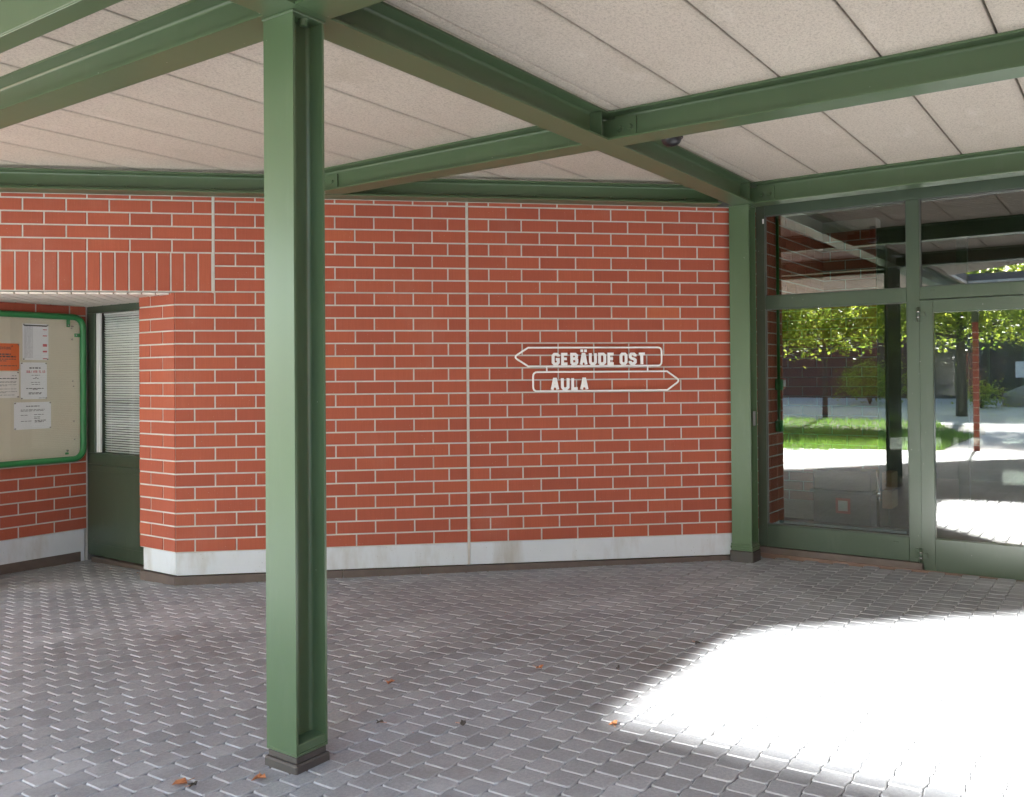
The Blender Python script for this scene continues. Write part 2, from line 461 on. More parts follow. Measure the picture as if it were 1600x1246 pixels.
mb = MB()                                                      # pale concrete plinth
W.box(mb, (SC + .004, -.2, -1.494), (SJ1 - .0097, .002, Z0 - .001), bev=.004)
W.box(mb, (SJ1 + .0097, -.2, -1.494), (SE - .004, .002, Z0 - .001), bev=.004)
RV.box(mb, (.008, -.1, -1.4935), (.43, -.004, Z0 - .0015), bev=.004)
RT.box(mb, (.0, -.08, -1.4945), (.232, -.002, Z0 - .0012), bev=.003)
W.box(mb, (SR - 3.2, -.2, -1.494), (SR - .004, .002, Z0 - .001), bev=.004)
mb.build('plinth', M['concrete'], wall)
mb = MB()                                                      # brown base strip
W.box(mb, (SC - .006, -.1, -1.70), (-.3, .008, -1.502), bev=.003)
W.box(mb, (-.296, -.1, -1.70), (.30, .008, -1.5024), bev=.003)
W.box(mb, (.304, -.1, -1.70), (SE + .004, .008, -1.502), bev=.003)
W.box(mb, (SR - 3.2, -.1, -1.70), (SR, .008, -1.502), bev=.003)
RV.box(mb, (.004, -.06, -1.70), (.455, .010, -1.5026), bev=.003)
mb.build('base_strip', M['skirt'], wall)
mb = MB()                                                      # boarded soffit of the recess, boards square to the wall
s = SR - .2
while s < -1.0:
    W.box(mb, (s, -3.2, zs0 - .02), (s + .090, -.03, zs0 - .0045), (random.random(), 0, 0), bev=.002)
    s += .1007
mb.build('soffit_boards', M['soffit'], wall)
mb = MB(); W.box(mb, (SR - .2, -3.2, zs0 - .003), (-1.0, -.26, zs0 + .2)); mb.build('soffit_backing', M['joint'], wall)

# ------------------------------------------------------------------ recess: wall with the notice board
VN = 7.69
NW = Frame((0, VN, EYE), (1, 0, 0), (0, -1, 0))
rw = thing('brick_wall', 'shaded brick wall inside the recess behind the green framed notice board', 'wall', (3.8, VN, EYE - 1.58))
mb = MB()
E0 = [2.30, 2.55, 2.854, 3.158, 3.462, 3.764, 4.066, 4.352]
O0 = [2.30, 2.40, 2.702, 3.006, 3.31, 3.612, 3.912, 4.205, 4.352]
lay_rows(mb, NW, 0, 21, E0, O0)
mb.build('brickwork', M['brick'], rw)
mb = MB(); NW.box(mb, (2.3, -.2, Z0), (4.3525, .0005, .86)); mb.build('mortar_bed', M['mortar'], rw)
mb = MB(); NW.box(mb, (2.3, -.2, -1.62), (4.338, -.002, Z0 - .001), bev=.004); mb.build('plinth', M['concrete'], rw)
mb = MB(); NW.box(mb, (2.3, -.1, -1.70), (4.296, .012, -1.514), bev=.003); mb.build('base_strip', M['skirt'], rw)
mb = MB(); NW.box(mb, (4.3535, -.05, -1.60), (4.362, .004, .70)); mb.build('corner_bead', M['mortar'], rw)

# ------------------------------------------------------------------ recess door with blind
DU = 4.362
DR = Frame((DU, 0, EYE), (0, 1, 0), (-1, 0, 0))                # P(v, out, z)
dr = thing('side_door', 'dark green door in the brick recess, window with closed white blind', 'door', (DU, 7.1, EYE - 1.58))
v0, v1 = 6.42, VN - .012
mb = MB()
DR.box(mb, (v0, -.06, .588), (v1, 0, .712), bev=.004)
DR.box(mb, (v1 - .115, -.0595, -.643), (v1, -.0005, .587), bev=.004)
DR.box(mb, (v0, -.0595, -.643), (v0 + .1, -.0005, .587), bev=.004)
mb.build('door_frame', M['door_green'], dr)
mb = MB(); DR.box(mb, (v0, -.06, -.745), (v1, .001, -.645), bev=.004); DR.box(mb, (v0, -.06, -1.545), (v1, .0, -.747), bev=.003)
DR.box(mb, (v0 + .1, 0, -1.44), (v1 - .03, .003, -.80), bev=.002)
mb.build('lower_panel', M['door_green'], dr)
mb = MB(); DR.box(mb, (v0, -.1, -1.70), (v1 - .1, .03, -1.552), bev=.004); mb.build('threshold', M['skirt'], dr)
gv = v1 - .118
mb = MB()
DR.box(mb, (gv - .018, -.05, -.640), (gv, -.012, .585), bev=.002); DR.box(mb, (gv - .038, -.045, -.640), (gv - .026, -.02, .585), bev=.002)
mb.build('window_bead', M['white_metal'], dr)
mb = MB(); DR.box(mb, (v0 + .102, -.034, -.640), (gv - .04, -.03, .585)); mb.build('window_pane', M['glass_thin'], dr)
mb = MB()
z = -.63; k = 0
while z < .575:
    tilt = .0075 + random.uniform(-.001, .001)
    a, b = v0 + .11, gv - .075 + random.uniform(-.004, .004)
    sag = random.uniform(-.0012, .0012)
    p = [DR.P(a, -.060, z - tilt + sag), DR.P(b, -.060, z - tilt), DR.P(b, -.046, z + tilt), DR.P(a, -.046, z + tilt + sag)]
    mid = [DR.P(a, -.050, z + .001 + sag), DR.P(b, -.050, z + .001)]
    mb.face([p[0], p[1], mid[1], mid[0]], smooth=True); mb.face([mid[0], mid[1], p[2], p[3]], smooth=True)
    z += .0208
DR.box(mb, (v0 + .11, -.066, .566), (gv - .07, -.042, .584), bev=.002)
bl = mb.build('blind', M['blind'], dr)
mb = MB()
for vv in (7.38, 7.05, 6.75): mb.tube([DR.P(vv, -.044, -.635), DR.P(vv, -.044, .57)], .0012, 5)
mb.build('ladder_cord', M['blind'], bl)
mb = MB(); DR.box(mb, (v0 - .3, -.45, -1.7), (v1 + .3, -.40, .9)); DR.box(mb, (v0 - .3, -.40, -1.7), (v0 - .05, -.02, .9)); DR.box(mb, (v1 + .001, -.40, -1.7), (v1 + .3, -.012, .9)); DR.box(mb, (v0 - .05, -.40, .713), (v1, -.002, .9)); mb.build('inner_backing', M['dim_wall'], dr)  # closed box added behind the door to keep leaking sky light out

# ------------------------------------------------------------------ notice board
nb = thing('notice_board', 'glazed beige notice board in rounded bright green tube frame', 'notice board', NW.P(3.3, .05, -.7))
bu0, bu1, bz0, bz1, rr = 2.50, 4.300, -.690, .548, .09
mb = MB(); NW.box(mb, (bu0, .012, bz0), (bu1 - .02, .03, bz1 - .01)); mb.build('backing_board', M['board'], nb)
pts = []
for cx_, cz_, a0 in ((bu1 - rr, bz1 - rr, 0), (bu0 + rr, bz1 - rr, 90), (bu0 + rr, bz0 + rr, 180), (bu1 - rr, bz0 + rr, 270)):
    for i in range(7):
        a = R2(a0 + 15 * i); pts.append(NW.P(cx_ + rr * math.cos(a), .05, cz_ + rr * math.sin(a)))
mb = MB(); mb.tube(pts, .026, 14, True); mb.build('frame', M['bright_green'], nb)
mb = MB(); NW.box(mb, (bu0 + .03, .046, bz0 + .03), (bu1 - .035, .050, bz1 - .03)); mb.build('glass_front', M['glass_thin'], nb)
def clip(u, z, du, dz):
    mb = MB(); NW.box(mb, (u - .016 - max(0, -du) * .0, .051, z - .016), (u + .016 + du, .058, z + .016 + dz), bev=.003)
    c = mb.build('clip', M['bright_green'], nb)
    mb = MB(); mb.tube([NW.P(u, .058, z), NW.P(u, .066, z)], .0085, 10); mb.build('screw', M['chrome'], c)
clip(4.165, .475, 0, .05); clip(4.235, .390, .04, 0); clip(4.150, -.612, 0, -.05); clip(3.0, .475, 0, .05); clip(3.0, -.612, 0, -.05)
for u, z in ((4.205, .47), (4.218, .468), (4.203, .45), (4.215, -.01), (4.222, -.055), (4.21, .355), (4.225, -.36), (4.23, -.52)):
    mb = MB(); mb.tube([NW.P(u, .031, z), NW.P(u, .038, z)], .0055, 8); mb.build('spare_pin', M['pin'], nb)

def lines(mb, u0, u1, z, h, words=6, seed=1):
    rnd = random.Random(seed); x = u0
    while x < u1 - .004:
        w = rnd.uniform(.012, .035); e = min(u1, x + w)
        mb.face([NW.P(x, 0.0338, z), NW.P(e, .0338, z), NW.P(e, .0338, z + h), NW.P(x, .0338, z + h)])
        x = e + .006
def paper(u0, u1, z0, z1, mat, label, pins=True, skew=0.0):
    # a sheet with a little curl
    mb = MB(); n = 6
    for i in range(n):
        for j in range(n):
            q = []
            for a, b in ((i, j), (i + 1, j), (i + 1, j + 1), (i, j + 1)):
                x, y = a / n, b / n
                bulge = .0315 + .0008 * math.sin(x * 3) * math.sin(y * 3)
                q.append(NW.P(u0 + (u1 - u0) * x + skew * y, bulge, z0 + (z1 - z0) * y + .3 * skew * x))
            mb.face(q, smooth=True)
    # thin back so the sheet is closed
    mb.face([NW.P(u0, .0307, z0), NW.P(u0 + skew, .0307, z1), NW.P(u1 + skew, .0307, z1), NW.P(u1, .0307, z0)])
    o = mb.build('notice_sheet', mat, None, dict(label=label, cat='notice', group='sheets pinned on the notice board'), origin=NW.P((u0 + u1) / 2, .0307, z0))
    if pins:
        for u in (u0 + .008, u1 - .008):
            for z in (z0 + .008, z1 - .008):
                mb = MB(); mb.tube([NW.P(u, .033, z), NW.P(u, .040, z)], .0058, 8); mb.build('pin', M['pin'], o)
    return o
p1 = paper(3.787, 4.004, .170, .476, M['paper'], 'white timetable sheet with red marked cells, topmost on the board')
mb = MB()
mb.face([NW.P(3.797, .0338, .455), NW.P(3.992, .0338, .455), NW.P(3.992, .0338, .466), NW.P(3.797, .0338, .466)])
mb.build('table_heading', M['ink'], p1)
mb = MB()
for i in range(26):
    z = .446 - i * .0102
    lines(mb, 3.80, 3.86, z, .004, seed=i); lines(mb, 3.862, 3.872, z, .004, seed=i + 50)
mb.build('table_text', M['ink_grey'], p1)
for z, h in ((.425, .007), (.372, .009), (.285, .022), (.236, .014), (.178, .008)):
    mb = MB(); mb.face([NW.P(3.955, .0339, z), NW.P(3.990, .0339, z), NW.P(3.990, .0339, z + h), NW.P(3.955, .0339, z + h)]); mb.build('red_cell', M['ink_red'], p1)
p2 = paper(3.771, 3.990, -.160, .150, M['paper'], 'white notice with a red headline in the middle of the board')
p3 = paper(3.716, 4.024, -.412, -.184, M['paper'], 'lowest sheet on the board, white in landscape format with black text')
p4 = paper(3.42, 3.760, .080, .305, M['paper_orange'], 'orange notice sheet beside the white timetable')
p5 = paper(3.42, 3.757, -.145, .073, M['paper_warm'], 'white text sheet pinned directly below the orange one')
def stroke_letters(text, h, wid, gap, th, per=False):
    A = {
     'G': [[(.5,.76),(.5,.86),(.38,1),(.12,1),(0,.86),(0,.14),(.12,0),(.38,0),(.5,.14),(.5,.47),(.27,.47)]],
     'E': [[(.46,1),(0,1),(0,0),(.46,0)], [(0,.52),(.40,.52)]],
     'B': [[(0,0),(0,1),(.34,1),(.46,.88),(.46,.65),(.36,.53),(0,.53)], [(.34,.53),(.5,.41),(.5,.13),(.38,0),(-.02,0)]],
     'A': [[(0,-.09),(.205,1),(.295,1),(.5,-.09)], [(.09,.26),(.41,.26)]],
     'U': [[(0,1.09),(0,.14),(.12,0),(.38,0),(.5,.14),(.5,1.09)]],
     'D': [[(0,0),(0,1),(.36,1),(.5,.86),(.5,.14),(.36,0),(-.02,0)]],
     'O': [[(.25,1),(.12,1),(0,.86),(0,.14),(.12,0),(.38,0),(.5,.14),(.5,.86),(.38,1),(.24,1)]],
     'S': [[(.49,.74),(.49,.87),(.38,1),(.12,1),(.01,.87),(.01,.66),(.12,.54),(.38,.47),(.5,.36),(.5,.13),(.38,0),(.12,0),(0,.13),(0,.27)]],
     'T': [[(-.04,1),(.54,1)], [(.25,1),(.25,-.09)]],
     'L': [[(0,1.09),(0,0),(.44,0)]],
     'N': [[(0,-.09),(0,1.0),(.5,0),(.5,1.09)]],
     'C': [[(.5,.74),(.5,.86),(.38,1),(.12,1),(0,.86),(0,.14),(.12,0),(.38,0),(.5,.14),(.5,.26)]],
     'H': [[(0,-.09),(0,1.09)], [(.5,-.09),(.5,1.09)], [(0,.5),(.5,.5)]],
     'R': [[(0,-.09),(0,1),(.36,1),(.49,.88),(.49,.6),(.36,.48),(0,.48)], [(.26,.48),(.5,-.09)]],
     'I': [[(.1,-.09),(.1,1.09)]],
    }
    out = []; x = 0; groups = []
    for ch in text:
        if ch == ' ': x += wid * .62; continue
        k = 'A' if ch == 'Ä' else ch
        g0 = len(out)
        for st in A[k]:
            out.append([(x + px * 2 * wid, th / 2 + py * (h - th)) for px, py in st])
        if ch == 'Ä':
            for q in (.07, .43): out.append([(x + q * 2 * wid - th * .42, h + th * .75), (x + q * 2 * wid + th * .42, h + th * .75)])
        w = {'I': .2, 'L': .38, 'E': .48}.get(k, .5)
        x += w * 2 * wid + gap
        groups.append((ch, out[g0:]))
    return (groups if per else out), x - gap
def ribbon(mb, fr, s0, z0, line, th, d0, d1):
    n = len(line); P_ = [Vector((a, b)) for a, b in line]; Lp_, Rp_ = [], []
    for i, p in enumerate(P_):
        if i == 0: t = P_[1] - P_[0]; k = 1
        elif i == n - 1: t = P_[-1] - P_[-2]; k = 1
        else:
            a = (p - P_[i - 1]).normalized(); b = (P_[i + 1] - p).normalized(); t = a + b
            t.normalize(); k = 1 / max(.45, t.dot(a))
        t.normalize(); nn = Vector((-t.y, t.x)) * th / 2 * k
        Lp_.append(p + nn); Rp_.append(p - nn)
    F = lambda q, d: fr.P(s0 + q.x, d, z0 + q.y)
    for i in range(n - 1):
        mb.face([F(Lp_[i], d1), F(Rp_[i], d1), F(Rp_[i + 1], d1), F(Lp_[i + 1], d1)])
        mb.face([F(Lp_[i + 1], d0), F(Rp_[i + 1], d0), F(Rp_[i], d0), F(Lp_[i], d0)])
        mb.face([F(Lp_[i], d0), F(Lp_[i], d1), F(Lp_[i + 1], d1), F(Lp_[i + 1], d0)])
        mb.face([F(Rp_[i + 1], d0), F(Rp_[i + 1], d1), F(Rp_[i], d1), F(Rp_[i], d0)])
    mb.face([F(Lp_[0], d0), F(Rp_[0], d0), F(Rp_[0], d1), F(Lp_[0], d1)])
    mb.face([F(Lp_[-1], d1), F(Rp_[-1], d1), F(Rp_[-1], d0), F(Lp_[-1], d0)])
# print on the sheets
mb = MB()
for k, (a, b, z, h) in enumerate(((3.842, 3.945, .098, .010), (3.86, 3.93, .040, .004), (3.89, 3.905, .022, .004), (3.87, 3.92, .012, .004), (3.855, 3.93, -.02, .004), (3.86, 3.93, -.038, .004), (3.815, 3.965, -.073, .006), (3.87, 3.91, -.080, .005), (3.835, 3.945, -.108, .005), (3.835, 3.945, -.118, .006), (3.92, 3.97, -.152, .003))):
    mb = MB(); lines(mb, a, b, z, h, seed=k + 7); mb.build('text_line', M['ink'], p2)

mb = MB(); x0 = 3.82
for part in ('DUL', 'NTR', 'TL', 'LD'):
    ls, w = stroke_letters(part, .020, .0085, .0035, .0032)
    for i, l in enumerate(ls): ribbon(mb, NW, x0, .062, l, .0032, .0332, .0338 + i * .00005)
    x0 += w + .014
    if part == 'DUL':
        ribbon(mb, NW, x0 - .009, .062, [(0, 0), (.008, .02)], .0025, .0332, .0338); x0 += .010
mb.build('red_headline', M['ink_red'], p2)
mb = MB()
for k, (a, b, z, h) in enumerate(((3.815, 3.925, -.222, .007), (3.77, 3.97, -.250, .004), (3.77, 3.96, -.260, .004), (3.77, 3.83, -.295, .004), (3.88, 3.96, -.292, .004), (3.88, 3.93, -.312, .004), (3.88, 3.93, -.324, .004), (3.77, 3.86, -.345, .004), (3.885, 3.98, -.343, .006), (3.885, 3.96, -.355, .006))):
    mb = MB(); lines(mb, a, b, z, h, seed=k + 31); mb.build('text_line', M['ink'], p3)

mb = MB(); ls, w = stroke_letters('ACHTUNG', .021, .0085, .0065, .0028)
for i, l in enumerate(ls): ribbon(mb, NW, 3.690 - w, .256, l, .0028, .0332, .0338 + i * .00003)
ribbon(mb, NW, 3.697, .276, [(0, 0), (.006, .012), (.012, 0)], .003, .0332, .0338)
mb.build('heading', M['ink'], p4)
for k, (a, b, z, h) in enumerate(((3.50, 3.69, .210, .011), (3.50, 3.73, .190, .011), (3.50, 3.74, .172, .006), (3.6, 3.66, .158, .005), (3.58, 3.74, .118, .006))): mb = MB(); lines(mb, a, b, z, h, seed=k + 61); mb.build('text_line', M['ink'], p4)

mb = MB()
for k, (a, b, z, h) in enumerate(((3.70, 3.735, .036, .004), (3.45, 3.74, .012, .007), (3.45, 3.735, -.012, .003), (3.45, 3.735, -.019, .003), (3.45, 3.735, -.038, .003), (3.45, 3.66, -.046, .003), (3.45, 3.735, -.072, .003), (3.45, 3.74, -.095, .003), (3.45, 3.66, -.103, .003), (3.45, 3.72, -.122, .003))): mb = MB(); lines(mb, a, b, z, h, seed=k + 90); mb.build('text_line', M['ink'], p5)


# ------------------------------------------------------------------ direction sign on the brick wall
sg = thing('direction_sign', 'white tubular arrow sign on brick wall reading GEBÄUDE OST and AULA', 'sign', W.P(1.74, .05, -.12))
dS = .048
def loop(path): return [W.P(a, dS, b) for a, b in path]
def rounded(c, a, b, n=4):
    out = []
    for i in range(n + 1):
        t = i / n; out.append(((1 - t) ** 2 * a[0] + 2 * t * (1 - t) * c[0] + t * t * b[0], (1 - t) ** 2 * a[1] + 2 * t * (1 - t) * c[1] + t * t * b[1]))
    return out
up = [(1.17, .230)] + rounded((2.277, .230), (2.243, .230), (2.277, .196)) + rounded((2.277, .081), (2.277, .115), (2.243, .081)) + [(1.17, .081)] + rounded((1.053, .1555), (1.082, .137), (1.082, .174))
lo = [(2.322, .0345)] + rounded((2.432, -.0425), (2.404, -.0235), (2.404, -.0615)) + [(2.322, -.1195)] + rounded((1.209, -.1195), (1.245, -.1195), (1.209, -.0835)) + rounded((1.209, .0345), (1.209, -.002), (1.245, .0345))
mb = MB(); mb.tube(loop(up), .0075, 10, True); fu = mb.build('arrow_frame', M['white_metal'], sg)
mb = MB(); mb.tube(loop(lo), .0075, 10, True); fl = mb.build('arrow_frame', M['white_metal'], sg)
fu['label'] = 'upper arrow outline pointing left'; fl['label'] = 'lower arrow outline pointing right'
for s in (1.321, 2.158):
    mb = MB(); mb.tube([W.P(s, dS, .074), W.P(s, dS, .042)], .0065, 8); mb.build('spacer', M['white_metal'], sg)
for s, z in ((1.321, .081), (2.158, .081), (1.321, -.1195), (2.158, -.1195), (1.321, .230), (2.158, .230)):
    mb = MB(); mb.tube([W.P(s, .002, z), W.P(s, dS - .006, z)], .004, 6); mb.build('wall_stud', M['white_metal'], sg)
def word(text, s0, s1, z0, h, th, lab):
    ls, w = stroke_letters(text, h, .038, .0310, th, True)
    k = (s1 - s0 - th) / w
    word_e = bpy.data.objects.new('lettering', None); col.objects.link(word_e); word_e.parent = sg
    word_e['label'] = lab; word_e['org'] = sg['org']
    i = 0
    for ch, st in ls:
        mb = MB()
        for l in st:
            ribbon(mb, W, s0 + th / 2, z0, [(a * k, b) for a, b in l], th, dS - .008, dS + .008 + (i % 4) * .00035); i += 1
        mb.build('letter', M['white_metal'], word_e)
word('GEBÄUDE OST', 1.362, 2.141, .0885, .0995, .0220, 'raised white capitals GEBÄUDE OST')
word('AULA', 1.352, 1.661, -.1115, .0995, .0220, 'raised white capitals AULA')

# ------------------------------------------------------------------ steel frame
def iprofile(h, b, tf, tw, r, n=4):
    """closed outline of a rolled I section, (across, up), centred"""
    q = [(-b / 2, -h / 2), (b / 2, -h / 2), (b / 2, -h / 2 + tf)]
    c = (tw / 2 + r, -h / 2 + tf + r)
    for i in range(n + 1):
        a = R2(270 - 90 * i / n); q.append((c[0] + r * math.cos(a), c[1] + r * math.sin(a)))
    q2 = [(x, -y) for x, y in q[::-1]]
    right = q[1:] + q2[:-1]
    left = [(-x, y) for x, y in right[::-1]]
    return right + left
def extrude(mb, prof, A, B, across, upv):
    A, B, across, upv = Vector(A), Vector(B), Vector(across), Vector(upv)
    n = len(prof); verts = [A + across * x + upv * y for x, y in prof] + [B + across * x + upv * y for x, y in prof]
    flip = (B - A).dot(across.cross(upv)) < 0
    for i in range(n):
        j = (i + 1) % n
        (x0, y0), (x1, y1) = prof[i], prof[j]
        ln = math.hypot(x1 - x0, y1 - y0)
        f = [verts[i], verts[j], verts[n + j], verts[n + i]]
        mb.face(f[::-1] if flip else f, smooth=False)
    mb.face(verts[:n] if flip else verts[:n][::-1]); mb.face(verts[n:][::-1] if flip else verts[n:])
BH, BB, TF, TW, RF = .171, .176, .0105, .0075, .017
PB = iprofile(BH, BB, TF, TW, RF, 5)
ZB = EYE + 1.400                                                # underside of beams
def beam_mesh(name, A, B, parent, prof=PB, h=BH):
    A, B = Vector(A), Vector(B); d = (B - A).normalized(); ac = Vector((d.y, -d.x, 0))
    mb = MB(); extrude(mb, prof, A + Vector((0, 0, h / 2)), B + Vector((0, 0, h / 2)), ac, (0, 0, 1))
    return mb.build(name, M['steel'], parent)
def hexbolt(parent, P0, axis, r=.015, ln=.012):
    P0, axis = Vector(P0), Vector(axis)
    mb = MB(); 
    mb.tube([P0, P0 + axis * .003], r * 1.35, 14); 
    ref = Vector((0, 0, 1)) if abs(axis.z) < .9 else Vector((1, 0, 0))
    a = axis.cross(ref).normalized(); b = axis.cross(a)
    ring0 = [P0 + axis * .003 + (a * math.cos(R2(60 * i + 10)) + b * math.sin(R2(60 * i + 10))) * r for i in range(6)]
    ring1 = [p + axis * ln for p in ring0]
    for i in range(6):
        mb.face([ring0[i], ring0[(i + 1) % 6], ring1[(i + 1) % 6], ring1[i]][::-1])
    mb.face(ring1); mb.build('bolt', M['steel'], parent)
def beam(label, A, B, plates=(), group='green steel canopy beams', bolts=None):
    t = thing('steel_beam', label, 'beam', A, group)
    beam_mesh('girder', A, B, t)
    return t
VU, UB = 2.667, 2.3625                                          # main beam line, first cross beam line
U2, U3 = 4.768, 7.200
main = beam('long dark green main beam running from front column to entrance column', (-6.2, VU, ZB), (7.30, VU, ZB))
hw = BB / 2
cb = []
def cross(label, u, va, vb):
    t = beam(label, (u, va, ZB), (u, vb, ZB)); cb.append(t); return t
b1l = cross('light green cross beam left of the front column head', UB, VU + hw + .001, 7.6)
b1r = cross('cross beam leaving the front column head to the right, above the frame', UB, -7.0, VU - hw - .001)
b2l = cross('bright cross beam between the main beam and the brick wall, behind the front column', U2, VU + hw + .001, 5.23)
b2r = cross('green cross beam crossing the upper right ceiling, bolted to main beam', U2, -7.0, VU - hw - .001)
b3r = cross('cross beam directly above the glazed entrance', U3, -7.0, VU - hw - .001)
b0 = thing('steel_beam', 'nearest light green channel beam cutting the top left corner', 'beam', (1.8, 3, ZB), 'green steel canopy beams')
mb = MB()
G.box(mb, (1.792, VU + .1, 1.400), (1.885, 8.4, 1.409), bev=.002); G.box(mb, (1.792, VU + .1, 1.4095), (1.801, 8.4, 1.562), bev=.002); G.box(mb, (1.802, VU + .1, 1.553), (1.885, 8.4, 1.5615), bev=.002)
mb.build('channel', M['steel'], b0)
# fin plates with bolts where cross beams meet the main beam
def fin(t, u, v, sgn, uside):
    x0 = u + uside * (TW / 2 + .0005); mb = MB()
    va, vb = v + sgn * .012, v + sgn * .235
    G.box(mb, (x0, va, 1.417), (x0 + uside * .010, vb, 1.540), bev=.0015)
    p = mb.build('fin_plate', M['steel'], t)
    for q in (.130, .195):
        hexbolt(p, (x0 + uside * .010, v + sgn * q, EYE + 1.478), (uside, 0, 0), .014, .011)
for t, u, s in ((b2r, U2, -1), (b3r, U3, -1), (b2l, U2, 1), (b1l, UB, 1), (b1r, UB, -1)): fin(t, u, VU, s, -1)
mb = MB(); G.box(mb, (U2 - TW / 2 - .012, 4.93, 1.415), (U2 - TW / 2 - .0005, 5.06, 1.532), bev=.0015)
p = mb.build('fin_plate', M['steel'], b2l); hexbolt(p, (U2 - TW / 2 - .012, 4.985, EYE + 1.478), (-1, 0, 0), .013, .010)
# stiffeners on the main beam
for t_u in (U2, U3):
    mb = MB(); G.box(mb, (t_u - .16, VU - hw + .006, 1.4115), (t_u - .152, VU - TW / 2 - .0005, 1.559), bev=.001); mb.build('stiffener', M['steel'], main)
# beam on top of the brick wall
PW = iprofile(.146, .172, .010, .007, .014, 5)
wb = thing('steel_beam', 'dark green beam lying along the top of the brick wall', 'beam', W.P(0, .081, 1.4), 'green steel canopy beams')
mb = MB(); extrude(mb, PW, W.P(-6.2, .081, 1.4705), W.P(2.76, .081, 1.4705), WN * -1, (0, 0, 1)); mb.build('girder', M['steel'], wb)
cd = thing('conduit', 'thin dark green cable conduit clipped along the wall top beam', 'conduit', W.P(0, .12, 1.43))
mb = MB(); mb.tube([W.P(-6.0, .125, 1.4225), W.P(2.55, .125, 1.4225)], .0085, 8); mb.tube([W.P(-6.0, .145, 1.4175), W.P(2.55, .145, 1.4175)], .0055, 8); mb.build('pipe', M['steel'], cd)
s = -5.6
while s < 2.5:
    mb = MB(); W.box(mb, (s, .110, 1.4125), (s + .022, .138, 1.440), bev=.003); mb.build('clip', M['steel'], cd); s += .62

def column(label, uc, v0c, zb_g, base_h, tall, name='steel_column'):
    t = thing(name, label, 'column', (uc, v0c, zb_g), 'green steel canopy columns')
    PC = iprofile(.158, .168, .0105, .0075, .018, 6)
    mb = MB()
    # profile: across = v, up = u -> flanges face -u and +u
    extrude(mb, PC, (uc, v0c, zb_g + base_h), (uc, v0c, tall - .010), (0, 1, 0), (1, 0, 0))
    mb.build('shaft', M['steel'], t)
    mb = MB(); mb.box((uc - .084, v0c - .089, tall - .0098), (uc + .084, v0c + .089, tall - .0005), bev=.0015); mb.build('cap_plate', M['steel'], t)
    hexbolt(t, (uc, v0c - .055, tall - .010), (0, 0, -1), .015, .022)
    return t
c1 = column('free-standing green steel column in the foreground', 2.378, 2.704, gz(2.38, 2.7), .072, ZB)
g1 = gz(2.38, 2.7)
mb = MB(); mb.box((2.378 - .080, 2.704 - .086, g1 + .062), (2.378 + .080, 2.704 + .086, g1 + .0715), bev=.002)
mb.box((2.378 - .075, 2.704 - .081, g1 + .072), (2.378 + .075, 2.704 - .006, g1 + .106), bev=.003); mb.box((2.378 - .075, 2.704 + .006, g1 + .072), (2.378 + .075, 2.704 + .081, g1 + .106), bev=.003)
mb.build('foot_plate', M['steel'], c1)
mb = MB(); mb.box((2.378 - .076, 2.704 - .081, g1 + .034), (2.378 + .076, 2.704 + .081, g1 + .0617), bev=.004)
mb.box((2.378 - .087, 2.704 - .092, g1 - .06), (2.378 + .087, 2.704 + .092, g1 + .0338), bev=.006); mb.build('base_block', M['dark'], c1)
c2 = column('green steel column beside the glazed entrance, at the brick wall end', 7.186, 2.704, gz(7.18, 2.7), .13, ZB)
g2 = gz(7.18, 2.7)
mb = MB()
for i, (e, za, zb_) in enumerate(((.006, .128, .150), (.010, .109, .1278), (.006, .092, .1088))): mb.box((7.186 - .079 - e, 2.704 - .084 - e, g2 + za), (7.186 + .079 + e, 2.704 + .084 + e, g2 + zb_), bev=.003)
mb.build('foot_plate', M['steel'], c2)
mb = MB(); mb.box((7.186 - .092, 2.704 - .098, g2 - .06), (7.186 + .092, 2.704 + .098, g2 + .0917), bev=.006); mb.build('base_block', M['dark'], c2)
mb = MB(); mb.box((7.186 - .02, 2.704 - .0860, EYE - .42), (7.186 + .035, 2.704 - .080, EYE - .30), bev=.003)
mb.build('switch_plate', M['dim_wall'], c2)

